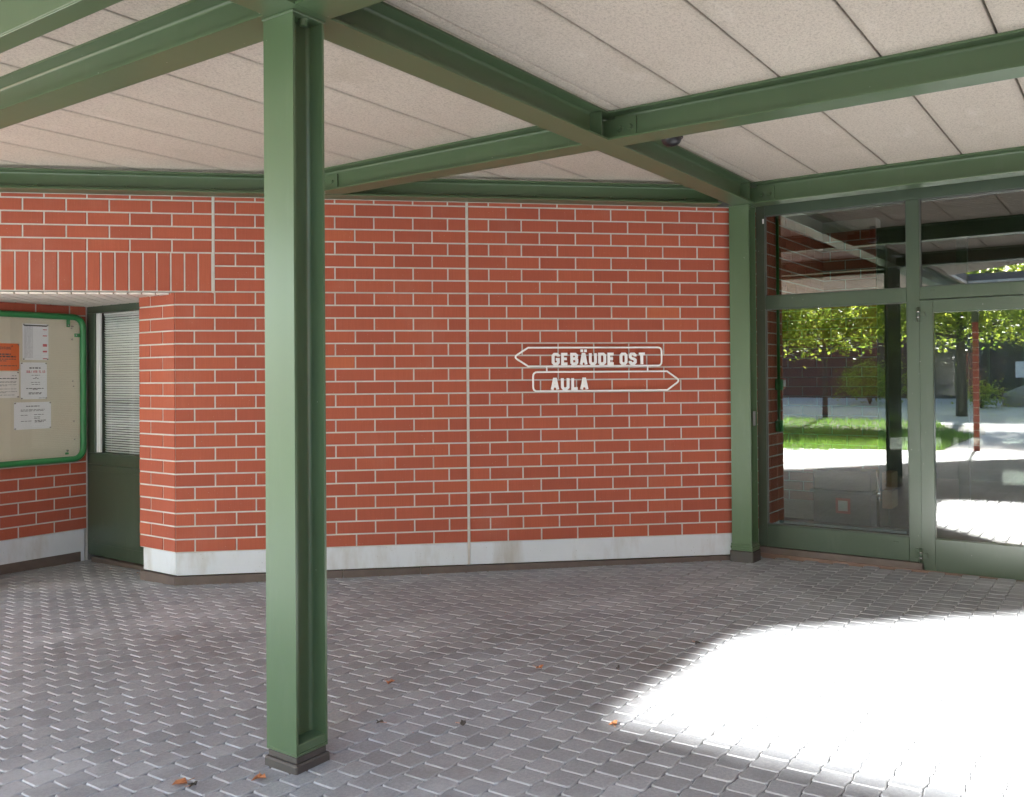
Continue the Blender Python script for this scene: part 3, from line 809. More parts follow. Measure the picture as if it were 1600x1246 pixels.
# ------------------------------------------------------------------ ceiling of wood-wool boards, with the roof opening
ZC = 1.5725
BW = .51
edge = [(-7.6, -7.5), (-8.4, .9), (-7.9, 2.2), (-6.9, 3.5), (-5.0, 5.2), (-5.0, 9.0)]
def umin(v):
    for (ua, va), (ub, vb) in zip(edge, edge[1:]):
        if va <= v <= vb: return ua + (ub - ua) * (v - va) / (vb - va)
    return edge[0][0] if v < edge[0][1] else edge[-1][0]
OU0, OV = -2.50, 2.50
def hole(v):
    """u range of the opening at this v"""
    if v > OV or v < -.45: return None
    far = -.86 + (2.573 - v) * .985
    return (OU0, min(far, 1.70))
cl = thing('canopy_ceiling', 'beige wood-wool board ceiling under the canopy', 'ceiling', (3, 2, EYE + ZC))
mb = MB(); rf = MB()
def strip(v0, v1, u00, u01, u10, u11):
    g = .0055; tn = (random.random(), 0, 0)
    z0, z1 = EYE + ZC, EYE + ZC + .05
    # split into board lengths
    bot = [Vector((u00, v0 + g, z0)), Vector((u10, v1 - g, z0)), Vector((u11, v1 - g, z0)), Vector((u01, v0 + g, z0))]
    e = .004
    mid = [p + Vector((0, e if i in (0, 3) else -e, 0)) for i, p in enumerate(bot)]
    outr = [p + Vector((0, 0, e)) for p in bot]
    top = [Vector((p.x, p.y, z1)) for p in bot]
    mb.face(mid, tn)
    for i in range(4):
        j = (i + 1) % 4
        mb.face([outr[i], outr[j], mid[j], mid[i]], tn); mb.face([top[i], top[j], outr[j], outr[i]], tn)
    r0 = [Vector((p.x, v0 if i in (0, 3) else v1, z1 - .001)) for i, p in enumerate(bot)]
    r1 = [Vector((p.x, p.y, z1 + .12)) for p in r0]
    rf.face(r0); rf.face(r1[::-1])
    for i in range(4):
        j = (i + 1) % 4; rf.face([r1[i], r1[j], r0[j], r0[i]])
v = .533 - BW * 15
while v < 8.4:
    a, b = v, v + BW
    UE = 7.44
    # split at corners of the opening so that edges stay true
    cuts = [a, b]
    for c in (OV, -.45, 2.573 - (1.70 + .86) / .985):
        if a + .001 < c < b - .001: cuts.append(c)
    cuts.sort()
    for c0, c1_ in zip(cuts, cuts[1:]):
        m_ = (c0 + c1_) / 2
        h0, h1 = hole(c0 + 1e-4), hole(c1_ - 1e-4)
        if hole(m_) is None:
            strip(c0, c1_, umin(c0), UE, umin(c1_), UE)
        else:
            strip(c0, c1_, umin(c0), h0[0], umin(c1_), h1[0]); strip(c0, c1_, h0[1], UE, h1[1], UE)
    v += BW
mb.build('boards', M['woodwool'], cl); rf.build('roof_deck', M['joint'], cl)

# ------------------------------------------------------------------ small black lamp under the ceiling
lp = thing('ceiling_lamp', 'small black dome lamp hanging behind the cross beam', 'lamp', (5.02, 2.33, EYE + 1.40))
mb = MB(); prof = [(.001, 1.392), (.032, 1.397), (.052, 1.412), (.062, 1.436), (.064, 1.450), (.045, 1.465), (.03, 1.480), (.03, 1.571)]
n = 20; verts = [(5.02 + r * math.cos(2 * math.pi * j / n), 2.33 + r * math.sin(2 * math.pi * j / n), EYE + z) for r, z in prof for j in range(n)]
mb.mesh(verts, [(i * n + j, i * n + (j + 1) % n, (i + 1) * n + (j + 1) % n, (i + 1) * n + j) for i in range(len(prof) - 1) for j in range(n)], smooth=True)
mb.build('housing', M['black'], lp)
mb = MB(); mb.tube([(5.02 + 0.066 * math.cos(2 * math.pi * j / 24), 2.33 + 0.066 * math.sin(2 * math.pi * j / 24), EYE + 1.447) for j in range(24)], .007, 6, True); mb.build('rim', M['black'], lp)

# ------------------------------------------------------------------ glazed entrance
FU = 7.475
FR = Frame((FU, 0, EYE), (0, 1, 0), (-1, 0, 0))                # P(v, out, z)
def frame_box(mb, v0, v1, z0, z1, d0=-.06, d1=0.0, bev=.003): FR.box(mb, (v0, d0, z0), (v1, d1, z1), bev=bev)
fx = thing('glazed_screen', 'fixed green framed glazing beside and above the entrance door', 'glazing', (FU, 2.0, EYE - 1.5))
VL = 2.694; VM0, VM1 = 1.397, 1.493                             # left end, mullion
mb = MB()
frame_box(mb, VL - .075, VL, -1.456, 1.50); mb.build('jamb', M['door_green'], fx)
mb = MB(); frame_box(mb, VM1 + .0005, VL - .0755, -1.456, -1.268, d1=-.001)
mb.build('bottom_rail', M['door_green'], fx)
mb = MB(); frame_box(mb, VM0, VM1, -1.458, 1.3505, d1=.001); mb.build('mullion', M['door_green'], fx)
mb = MB(); frame_box(mb, VM1 + .0005, VL - .0755, .556, .668, d1=-.0005); frame_box(mb, -1.0, VM0 - .0005, .571, .668, d1=-.0005); mb.build('transom', M['door_green'], fx)
mb = MB(); frame_box(mb, -1.0, VL - .0755, 1.351, 1.470, d1=-.0005); mb.build('top_rail', M['door_green'], fx)
mb = MB(); frame_box(mb, -1.0, VL - .0755, 1.4705, 1.70, d0=-.05, d1=-.012); mb.build('head_panel', M['dark_cladding'], fx)
mb = MB(); frame_box(mb, VM0 - .012, VL, -1.72, -1.462, d0=-.05, d1=.006); mb.build('base_strip', M['skirt'], fx)
for va, vb, za, zb_ in ((VM1, VL - .075, -1.268, .556), (VM1, VL - .075, .668, 1.351), (.42, VM0, .668, 1.351), (-.56, .40, .668, 1.351)):
    mb = MB(); FR.box(mb, (va - .004, -.042, za - .004), (vb + .004, -.034, zb_ + .004)); mb.build('pane', M['glass'], fx)
mb = MB()
for va, vb, za, zb_ in ((VM1, VL - .0755, -1.268, .556), (VM1, VL - .0755, .668, 1.351), (-.56, VM0, .668, 1.351)):
    w = .006
    FR.box(mb, (va, -.033, za), (va + w, -.012, zb_)); FR.box(mb, (vb - w, -.033, za), (vb, -.012, zb_))
    FR.box(mb, (va + w, -.033, za), (vb - w, -.012, za + w)); FR.box(mb, (va + w, -.033, zb_ - w), (vb - w, -.012, zb_))
mb.build('gasket', M['gasket'], fx)
mb = MB(); FR.box(mb, (VM1 + .03, -.16, -1.262), (VL - .16, -.062, -1.236), bev=.004); mb.build('inner_sill', M['alu_blue'], fx)
def slot(v, z, p):
    mb = MB(); FR.box(mb, (v - .019, -.002, z - .007), (v + .019, .003, z + .007), bev=.002); mb.build('drain_cap', M['door_green'], p)
slot(1.592, -1.318, fx); slot(1.590, .640, fx); slot(1.31, .640, fx)
mb = MB(); FR.box(mb, (VL - .073, .0, 1.285), (VL - .06, .008, 1.325), bev=.001); mb.build('sensor_clip', M['white_metal'], fx)
mb = MB(); frame_box(mb, -1.1, -1.002, -1.5, 1.7, d1=.002); mb.build('jamb', M['door_green'], fx)
# door leaves
def leaf(label, va, vb, hinge_right_v=None):
    t = thing('glass_door', label, 'door', (FU, (va + vb) / 2, EYE - 1.5), 'glass entrance doors')
    st, tp, bt = .098, .098, .248
    z0, z1 = -1.513, .565
    mb = MB()
    frame_box(mb, vb - st, vb, z0, z1, -.055, .006); frame_box(mb, va, va + st, z0, z1, -.055, .006)
    frame_box(mb, va + st + .0003, vb - st - .0003, z1 - tp, z1, -.055, .0055); frame_box(mb, va + st + .0003, vb - st - .0003, z0, z0 + bt, -.055, .0055)
    mb.build('leaf_frame', M['door_green'], t)
    mb = MB(); FR.box(mb, (va + st - .004, -.036, z0 + bt - .004), (vb - st + .004, -.028, z1 - tp + .004)); mb.build('pane', M['glass'], t)
    return t
lf = leaf('large glass entrance door with green frame and visible hinges', .405, 1.4045)
for z in (.455, -1.400):
    mb = MB(); mb.tube([FR.P(1.4085, .020, z - .055), FR.P(1.4085, .020, z + .055)], .012, 10); h = mb.build('hinge', M['door_green'], lf)
    mb = MB(); FR.box(mb, (1.412, .0012, z - .05), (1.445, .016, z - .022), bev=.002); FR.box(mb, (1.412, .0012, z + .022), (1.445, .016, z + .05), bev=.002); FR.box(mb, (1.358, .0065, z - .018), (1.405, .016, z + .018), bev=.002); mb.build('hinge_leaf', M['door_green'], h)
    mb = MB()
    for q in (-.02, .02): mb.tube([FR.P(1.4085, .020, z + q - .004), FR.P(1.4085, .020, z + q + .004)], .0135, 10)
    mb.build('bearing_ring', M['chrome'], h)
slot(1.235, -1.318, lf)
leaf('second glass entrance door, mostly outside the frame', -.60, .4005)

# ------------------------------------------------------------------ inside the entrance (seen through the glass)
IU = 9.45
ib = thing('inner_wall', 'dim brick wall inside the entrance behind the glass, with passage opening', 'wall', (8, 2.694, EYE - 1.5))
NV_ = Frame((0, 2.694, EYE), (1, 0, 0), (0, -1, 0)); BK = Frame((IU, 0, EYE), (0, 1, 0), (-1, 0, 0))
mb = MB()
lay_rows(mb, NV_, 0, 20, [7.50, 7.65, 7.95, 8.13], [7.50, 7.80, 8.13])
lay_rows(mb, NV_, 20, 28, [7.50 + .3 * i for i in range(7)] + [IU - .01], [7.50] + [7.65 + .3 * i for i in range(6)] + [IU - .01], 1.56)
lay_rows(mb, BK, 0, 28, [2.17 + .3 * i for i in range(9)], [2.17] + [2.32 + .3 * i for i in range(8)], 1.56)
mb.build('brickwork', M['brick'], ib)
mb = MB(); NV_.box(mb, (7.50, -.2, -1.6), (8.13, -.0005, 1.57)); NV_.box(mb, (8.1305, -.2, Z0 + 20 * ROW), (IU - .005, -.0005, 1.57)); BK.box(mb, (2.168, -.2, -1.6), (4.6, -.0005, 1.57)); mb.build('mortar_bed', M['mortar'], ib)
pp = thing('conduit', 'bright green vertical pipe with two boxes on the inner brick wall', 'conduit', (7.95, 2.66, EYE - .4))
mb = MB(); mb.tube([(7.94, 2.664, EYE - .42), (7.94, 2.664, EYE + 1.56)], .014, 10); mb.build('pipe', M['pipe_green'], pp)
for z in (-.09, -.46):
    mb = MB(); mb.box((7.90, 2.635, EYE + z - .05), (7.985, 2.686, EYE + z + .05), bev=.006); mb.build('junction_box', M['pipe_green'], pp)
fa_ = thing('alarm_button', 'small red alarm button box beside the green pipe', 'alarm', (8.05, 2.67, EYE - .1))
mb = MB(); mb.box((8.025, 2.655, EYE - .13), (8.10, 2.687, EYE - .03), bev=.004); mb.build('case', M['red'], fa_)
mb = MB(); mb.box((8.038, 2.650, EYE - .11), (8.087, 2.6545, EYE - .05), bev=.001); mb.build('label_plate', M['paper'], fa_)
mb = MB()                                                       # floor and shell of the lobby
G.box(mb, (7.44, -4, -1.72), (14.2, 8.5, -1.512)); fo = mb.build('lobby_floor', M['brown_floor']); fo['kind'] = 'structure'
sh = thing('lobby_shell', 'dark lobby with slatted brown ceiling behind the glazed entrance', 'interior', (11, 2, EYE))
mb = MB(); G.box(mb, (14.0, -4, -1.5), (14.2, 8.5, 1.8)); G.box(mb, (7.56, -4.2, -1.5), (8.6, -4, 1.8)); G.box(mb, (13.0, -4.2, -1.5), (14.2, -4, 1.8)); G.box(mb, (8.6, -4.2, 1.2), (13.0, -4, 1.8)); G.box(mb, (7.56, 4.6, -1.5), (14.2, 4.8, 1.8)); G.box(mb, (7.47, 2.72, -1.5), (7.55, 4.8, 1.9))  # gap in the right side wall added to let sky light in
G.box(mb, (7.45, -8, -1.7), (7.56, -1.1, 1.8)); mb.build('shell_wall', M['dim_wall'], sh)
mb = MB(); G.box(mb, (7.46, -4.2, 1.71), (14.2, 8.5, 1.9)); mb.build('lobby_roof', M['dark_cladding'], sh)
mb = MB(); u = 7.56
while u < 13.9:
    G.box(mb, (u, -3.98, 1.575), (u + .088, 4.58, 1.595), bev=.002); u += .1
mb.build('ceiling_slats', M['slats'], sh)
si = thing('inner_screen', 'dark green inner glazing frame deep inside the lobby', 'glazing', (IU, 1.4, EYE - 1.5))
mb = MB(); BK.box(mb, (1.349, -.09, -1.51), (1.443, 0, 1.289), bev=.003); mb.build('post', M['door_green'], si)
mb = MB(); BK.box(mb, (2.08, -.09, -1.51), (2.165, 0, 1.289), bev=.003); mb.build('post', M['door_green'], si)
mb = MB(); BK.box(mb, (-4, -.09, 1.29), (2.165, .002, 1.46), bev=.003); mb.build('head_beam', M['door_green'], si)
mb = MB(); BK.box(mb, (1.445, -.05, -1.5), (2.078, -.044, 1.288)); mb.build('pane', M['glass_thin'], si)
mb = MB(); BK.box(mb, (-1.2, -.05, -1.5), (1.347, -.044, 1.288)); mb.build('pane', M['glass_thin'], si)
cab = thing('display_cabinet', 'dark cabinet with red bordered poster inside the left glass pane', 'cabinet', (9.2, 2.4, EYE - 1.5))
mb = MB(); G.box(mb, (9.12, 2.165, -1.50), (9.44, 2.72, -1.175), bev=.006); G.box(mb, (9.12, 2.165, -1.145), (9.44, 2.72, -.955), bev=.006); mb.build('case', M['navy'], cab)
mb = MB(); G.box(mb, (9.08, 2.14, -1.173), (9.445, 2.74, -1.147), bev=.004); mb.build('shelf', M['alu_blue'], cab)
mb = MB(); G.box(mb, (9.1135, 2.36, -1.375), (9.1195, 2.50, -1.225)); po = mb.build('poster', M['red'], cab)
mb = MB(); G.box(mb, (9.109, 2.385, -1.350), (9.113, 2.475, -1.25)); mb.build('poster_sheet', M['paper'], po)
for v_ in (2.10,):
    mb = MB(); mb.tube([(9.12, v_, EYE - 1.51), (9.12, v_, EYE - .93)], .018, 10); mb.tube([(9.12, v_, EYE - 1.19), (9.12, v_, EYE - 1.13)], .026, 10); mb.build('leg', M['chrome'], cab)
mb = MB(); mb.box((9.15, 1.98, EYE - 1.12), (9.40, 2.07, EYE - .955), bev=.004); mb.box((9.15, 1.98, EYE - 1.30), (9.40, 2.07, EYE - 1.135), bev=.004); mb.build('side_box', M['wood'], cab)

# ------------------------------------------------------------------ paving: wavy interlocking blocks
PL, PW_ = .1172, .1177
def inside_paving(u, v):
    if u > 7.42: return False
    d = Vector((u, v, 0)).dot(WN) - dW
    if d > -.18: return True
    return v > 5.9 and u < 4.40 and v < 7.75
mb = MB()
NS = 4
ci = 0
v = 2.292 - .1177 * 38
AMP = .0042
def wave(u): return AMP * math.sin(2 * math.pi * u / PL)
while v < 8.0:
    u = 2.52 - PL * 50 + (PL / 2 if ci % 2 == 0 else 0)
    while u < 7.5:
        uc, vc = u + PL / 2, v + PW_ / 2
        if inside_paving(uc, vc):
            tb = random.random(); tb = .5 + (tb - .5) * .9
            g = .0014; c = .0095
            us = [u + g + (PL - 2 * g) * i / NS for i in range(NS + 1)]
            out = []
            for i, q in enumerate(us): 
                e = g
                if i == 0: out.append((q, v + wave(q) + g + c)); out.append((q + c, v + wave(q + c) + g))
                elif i == NS: out.append((q - c, v + wave(q - c) + g)); out.append((q, v + wave(q) + g + c))
                else: out.append((q, v + wave(q) + g))
            for i, q in enumerate(us[::-1]):
                if i == 0: out.append((q, v + PW_ + wave(q) - g - c)); out.append((q - c, v + PW_ + wave(q - c) - g))
                elif i == NS: out.append((q + c, v + PW_ + wave(q + c) - g)); out.append((q, v + PW_ + wave(q) - g - c))
                else: out.append((q, v + PW_ + wave(q) - g))
            dz = random.uniform(-.0011, .0011); tx = random.uniform(-.007, .007); ty = random.uniform(-.007, .007)
            def H(a, b, drop): return gz(a, b) + dz + tx * (a - uc) + ty * (b - vc) - drop
            kx, ky = 1 - 2 * .0052 / PL, 1 - 2 * .0052 / PW_
            kx2, ky2 = 1 - 2 * .0022 / PL, 1 - 2 * .0022 / PW_
            ring0 = [(a, b, H(a, b, .022)) for a, b in out]
            ring1 = [(a, b, H(a, b, .0048)) for a, b in out]
            rg = lambda k1, k2, dd: [(uc + (a - uc) * k1, vc + (b - vc) * k2, H(a, b, dd)) for a, b in out]
            ring2 = rg(kx2, ky2, .0018); ring3 = rg(kx, ky, 0)
            n0 = len(mb.v); n = len(out)
            mb.v.extend(ring0 + ring1 + ring2 + ring3)
            for k in range(3):
                for i in range(n):
                    j = (i + 1) % n
                    mb.f.append((n0 + k * n + i, n0 + k * n + j, n0 + (k + 1) * n + j, n0 + (k + 1) * n + i))
                    mb.c.append((tb, 1.0 if k else 0.0, 0)); mb.smooth.append(False); mb.m.append(0)
            mb.f.append(tuple(range(n0 + 3 * n, n0 + 4 * n))); mb.c.append((tb, 0, 0)); mb.smooth.append(False); mb.m.append(0)
        u += PL
    v += PW_; ci += 1
pv = mb.build('paving', M['paver']); pv['kind'] = 'structure'
mb = MB()
for i in range(11):
    for j in range(11):
        u0, u1 = -3.5 + i * 1.1, -3.5 + (i + 1) * 1.1; w0, w1 = -2.2 + j * 1.0, -2.2 + (j + 1) * 1.0
        mb.face([(a, b, gz(a, b) - .012) for a, b in ((u0, w0), (u1, w0), (u1, w1), (u0, w1))])
sb = mb.build('joint_sand', M['sand']); sb['kind'] = 'structure'

mb = MB()
for i in range(11):
    u0, u1 = -3.4 + i * .99, -3.4 + (i + 1) * .99
    mb.face([(u0, -7.5, gz(u0, -3) - .004), (u1, -7.5, gz(u1, -3) - .004), (u1, -2.14, gz(u1, -2) - .004), (u0, -2.14, gz(u0, -2) - .004)])
spv = mb.build('added_side_paving', M['added_side_paving']); spv['kind'] = 'structure'  # unseen dark sheet added to cut light bouncing onto the beam sides
# ------------------------------------------------------------------ courtyard behind the camera (mirrored in the glass)
def tz(u): 
    t = min(max((-u - 10) / 14, 0), 1)
    return EYE - 1.545 + .58 * t * t * (3 - 2 * t)
mb = MB()
us = [200, 20, 8, -3.5, -6, -8, -10, -12, -14, -16, -18, -20, -22, -24, -27, -40, -80, -300]
vs = [-300, -60, -20, -8, -2.25, 3, 8, 12, 20, 60, 300]
for i in range(len(us) - 1):
    for j in range(len(vs) - 1):
        q = [(us[i], vs[j]), (us[i], vs[j + 1]), (us[i + 1], vs[j + 1]), (us[i + 1], vs[j])]
        dd = -.06 if us[i] > -3.4 else -.02
        mb.face([(a, b, tz(a) + (-.09 if a > -3.6 else -.02)) for a, b in q])
gr = mb.build('ground', M['terrain']); gr['kind'] = 'structure'
def sheet(name, poly, mat, lift, n=10):
    """polygon strip given as rows of (u, v0, v1)"""
    mb = MB()
    for (ua, a0, a1), (ub, b0, b1) in zip(poly, poly[1:]):
        for k in range(n):
            f0, f1 = k / n, (k + 1) / n
            mb.face([(ua, a0 + (a1 - a0) * f0, tz(ua) + lift), (ua, a0 + (a1 - a0) * f1, tz(ua) + lift), (ub, b0 + (b1 - b0) * f1, tz(ub) + lift), (ub, b0 + (b1 - b0) * f0, tz(ub) + lift)])
    o = mb.build(name, mat); o['kind'] = 'structure'; return o
sheet('courtyard_path', [(-3.42, -20, 20), (-5, -20, 20), (-7, -20, 20), (-8.9, -20, 20), (-10, -20, 3.2), (-13, -20, 3.6), (-15, -20, 20), (-17, -20, 20), (-20, -20, 20), (-23, -20, 20)], M['path'], -.004)
def lawn_lim(u):                                                # near edge runs diagonally
    return max(3.2, 5.57 - (-2.36 - u) * 1.1) if u > -4.6 else 3.3 + max(0, (-u - 9)) * .35
lw = [(u, lawn_lim(u), 18) for u in (-2.6, -3.2, -4.0, -5, -6.5, -8, -9.5, -11, -12.5, -13.8)]
sheet('lawn', [(u, a, b) for u, a, b in lw], M['soil'], .012)
mb = MB(); rnd = random.Random(3)
cnt = 0
while cnt < 26000:
    u = rnd.uniform(-13.8, -2.7); a = lawn_lim(u); v = rnd.uniform(a, 12)
    if v < a: continue
    if u < -10 and rnd.random() < .5: cnt += 1; continue
    h = rnd.uniform(.05, .16); th = rnd.uniform(0, 6.28); w = rnd.uniform(.006, .014); ln = rnd.uniform(-.06, .06)
    dx, dy = math.cos(th) * w, math.sin(th) * w; z = tz(u) + .01
    mb.face([(u - dx, v - dy, z), (u + dx, v + dy, z), (u + ln * math.cos(th + 1.5), v + ln * math.sin(th + 1.5), z + h)], (rnd.random(), 0, 0)); cnt += 1
gs = mb.build('grass', M['grass']); tag(gs, 'sunlit green lawn grass mirrored in the left glass pane', 'grass', kind='stuff')

def crown(mb, c, rad, n, rnd, size=.125):
    clumps = []
    for _ in range(max(8, n // 60)):
        while True:
            p = Vector((rnd.uniform(-1, 1), rnd.uniform(-1, 1), rnd.uniform(-1, 1)))
            if .25 < p.length < 1: break
        clumps.append((Vector((c[0] + p.x * rad[0], c[1] + p.y * rad[1], c[2] + p.z * rad[2])), rnd.uniform(.25, .6), rnd.random()))
    for i in range(n):
        cp, cr, ct = clumps[rnd.randrange(len(clumps))]
        p = cp + Vector((rnd.gauss(0, 1), rnd.gauss(0, 1), rnd.gauss(0, .7))) * cr * .55
        d = Vector((rnd.gauss(0, 1), rnd.gauss(0, 1), rnd.gauss(-.3, .6))).normalized()
        nn = Vector((rnd.gauss(0, .6), rnd.gauss(0, .6), 1)).normalized()
        s_ = d.cross(nn).normalized(); L_ = size * rnd.uniform(.6, 1.35); w = L_ * .42
        tn = (min(1, max(0, ct * .6 + rnd.random() * .5)), 0, 0)
        mb.face([p, p + d * L_ * .5 + s_ * w, p + d * L_, p + d * L_ * .5 - s_ * w], tn)
def tree(label, u, v, h, cz, rad, n, bark, seed, r0=.14):
    rnd = random.Random(seed); z0 = tz(u)
    t = thing('tree', label, 'tree', (u, v, z0), 'courtyard trees mirrored in the glass')
    mb = MB()
    top = Vector((u + rnd.uniform(-.3, .3), v + rnd.uniform(-.3, .3), z0 + h))
    mb.tube([(u, v, z0 - .1), (u + .03, v - .02, z0 + h * .25), (u - .05, v + .04, z0 + h * .55), top], [r0 * 1.25, r0, r0 * .75, r0 * .25], 10)
    for i in range(9):
        a = rnd.uniform(0, 6.28); f = rnd.uniform(.35, .8); b = Vector((u, v, z0 + h * f)); e = b + Vector((math.cos(a) * rad[0] * .7, math.sin(a) * rad[1] * .7, rnd.uniform(-.2, 1.2)))
        mb.tube([b, (b + e) / 2 + Vector((0, 0, .2)), e], [r0 * .4, r0 * .25, r0 * .08], 6)
    mb.build('trunk', bark, t)
    mb = MB(); crown(mb, (u, v, z0 + cz), rad, n, rnd); mb.build('crown', M['leaf'], t)
tree('yellow green maple in the courtyard, mirrored in the left pane', -14.5, 8.4, 5.6, 3.6, (1.3, 3.0, 1.5), 13000, M['bark'], 11, .07)
tree('maple mirrored at the left edge of the left pane', -15.2, 12.3, 6.0, 3.6, (1.3, 2.4, 1.6), 9000, M['bark'], 12)
tree('broad tree mirrored in the door pane left of the red post', -15.8, 4.6, 5.8, 3.7, (1.3, 2.8, 1.5), 11000, M['bark'], 13)
tree('tree mirrored in the door pane right of the red post', -14.2, .4, 5.8, 3.6, (1.3, 3.0, 1.5), 11000, M['bark'], 14)
tree('pale birch with hanging twigs, mirrored in the left pane', -17.0, 11.0, 6.2, 4.2, (1.5, 1.5, 2.2), 4500, M['bark_pale'], 15, .12)
tree('far tree mirrored at the right edge of the door pane', -15.0, -4.5, 6.0, 3.8, (1.3, 2.6, 1.6), 8000, M['bark'], 16)
# red banded post at the canopy end
rp = thing('banded_post', 'slim red post with pale bands, mirrored in the door pane', 'post', (-4.94, 2.71, tz(-4.94)))
mb = MB(); zb0 = tz(-4.94)
mb.box((-4.99, 2.66, zb0 - .05), (-4.89, 2.76, EYE + 1.02), bev=.006); mb.build('shaft', M['brick'], rp)
z = zb0 + .1
while z < EYE + .95:
    mb = MB(); mb.box((-4.994, 2.656, z), (-4.886, 2.764, z + .012)); z += .15
    mb.build('band', M['mortar'], rp)
mb = MB(); mb.box((-5.0, 2.65, EYE + 1.0205), (-4.88, 2.77, EYE + 1.395), bev=.004); mb.build('head', M['steel'], rp)
eb = thing('steel_beam', 'beam at the far open end of the canopy behind the camera', 'beam', (-4.94, 2, ZB), 'green steel canopy beams')
beam_mesh('girder', (-4.94, 1.0, ZB), (-4.94, VU - .01, ZB), eb)
# building across the courtyard
bd = thing('brick_building', 'low dark brick building across the courtyard, mirrored in the glass', 'building', (-23.3, 5, tz(-23)))
FB_ = Frame((-23.0, 0, 0), (0, 1, 0), (1, 0, 0)); zb1 = tz(-23) - .2
mb = MB()
for a, b in ((7.0, 34), (1.9, 2.5), (-6, -5.5), (-34, -14)): FB_.box(mb, (a, -8, zb1), (b, 0, zb1 + 3.6), (.3, 0, 0))
FB_.box(mb, (-34, -8, zb1 + 3.601), (34, .02, zb1 + 4.2), (.4, 0, 0))
mb.build('wall', M['brick_dark'], bd)
mb = MB(); FB_.box(mb, (-34, -8.2, zb1 + 4.201), (34, .5, zb1 + 4.45), bev=.02); mb.build('roof', M['dark_cladding'], bd)
for a, b in ((2.5, 7.0), (-5.5, 1.9), (-14, -6)):
    mb = MB(); FB_.box(mb, (a, -.35, zb1), (b, -.25, zb1 + 3.6)); wn = mb.build('window', M['dark_cladding'], bd)
    mb = MB(); FB_.box(mb, (a + .05, -.20, zb1 + .3), (b - .05, -.19, zb1 + 3.5)); mb.build('pane', M['glass_thin'], wn)
    mb = MB(); n = int((b - a) / 1.1)
    for i in range(n + 1): q = a + (b - a) * i / n; FB_.box(mb, (q - .04, -.24, zb1), (q + .04, -.10, zb1 + 3.6))
    mb.build('frame', M['door_green'], wn)
nt_ = thing('notice_sheet', 'white notice on the far building window, mirrored in the door', 'notice', (-22.9, 3.9, EYE + .1))
mb = MB(); FB_.box(mb, (3.35, -.09, EYE - .18), (3.85, -.08, EYE + .42)); mb.build('sheet', M['paper'], nt_)
def blob(name, label, cat, c, r, mat, seed):
    rnd = random.Random(seed); mb = MB(); n, m_ = 14, 9; vs_ = []
    for i in range(m_):
        th = math.pi * i / (m_ - 1)
        for j in range(n):
            ph = 2 * math.pi * j / n; k = 1 + .18 * math.sin(3 * ph + seed) * math.sin(th) + rnd.uniform(-.08, .08)
            vs_.append((c[0] + r[0] * k * math.sin(th) * math.cos(ph), c[1] + r[1] * k * math.sin(th) * math.sin(ph), c[2] + r[2] * k * math.cos(th)))
    mb.mesh(vs_, [(i * n + j, (i + 1) * n + j, (i + 1) * n + (j + 1) % n, i * n + (j + 1) % n) for i in range(m_ - 1) for j in range(n)], smooth=True)
    mb.build(name, mat, None, dict(label=label, cat=cat), origin=c)
blob('boulder', 'grey boulder before the far building, mirrored at right of the door', 'rock', (-19.5, 2.7, tz(-19.5) + .2), (.8, 1.1, .5), M['stone'], 4)
def bush(label, u, v, r, n, seed):
    rnd = random.Random(seed); t = thing('bush', label, 'bush', (u, v, tz(u)), 'courtyard bushes mirrored in the glass')
    mb = MB(); crown(mb, (u, v, tz(u) + r * .7), (r, r, r * .7), n, rnd, .09); mb.build('foliage', M['leaf'], t)
    mb = MB()
    for i in range(6):
        a = rnd.uniform(0, 6.28); mb.tube([(u, v, tz(u) - .05), (u + .3 * r * math.cos(a), v + .3 * r * math.sin(a), tz(u) + r)], [.02, .006], 5)
    mb.build('stem', M['bark'], t)
bush('bush beside the boulder, mirrored in the door pane', -18.5, 4.4, .6, 900, 22)
bush('large bush against the far brick wall, mirrored in the left pane', -19.5, 8.2, 1.3, 2600, 23)
# unseen wall added on the right to limit light under the canopy
sw = thing('added_side_wall', 'unseen brick wall added right of the frame to limit side light', 'wall', (2, -7.6, 0))
mb = MB(); mb.box((-4.0, -7.9, -.3), (7.44, -7.5, EYE + 1.56)); mb.build('brickwork', M['brick'], sw)

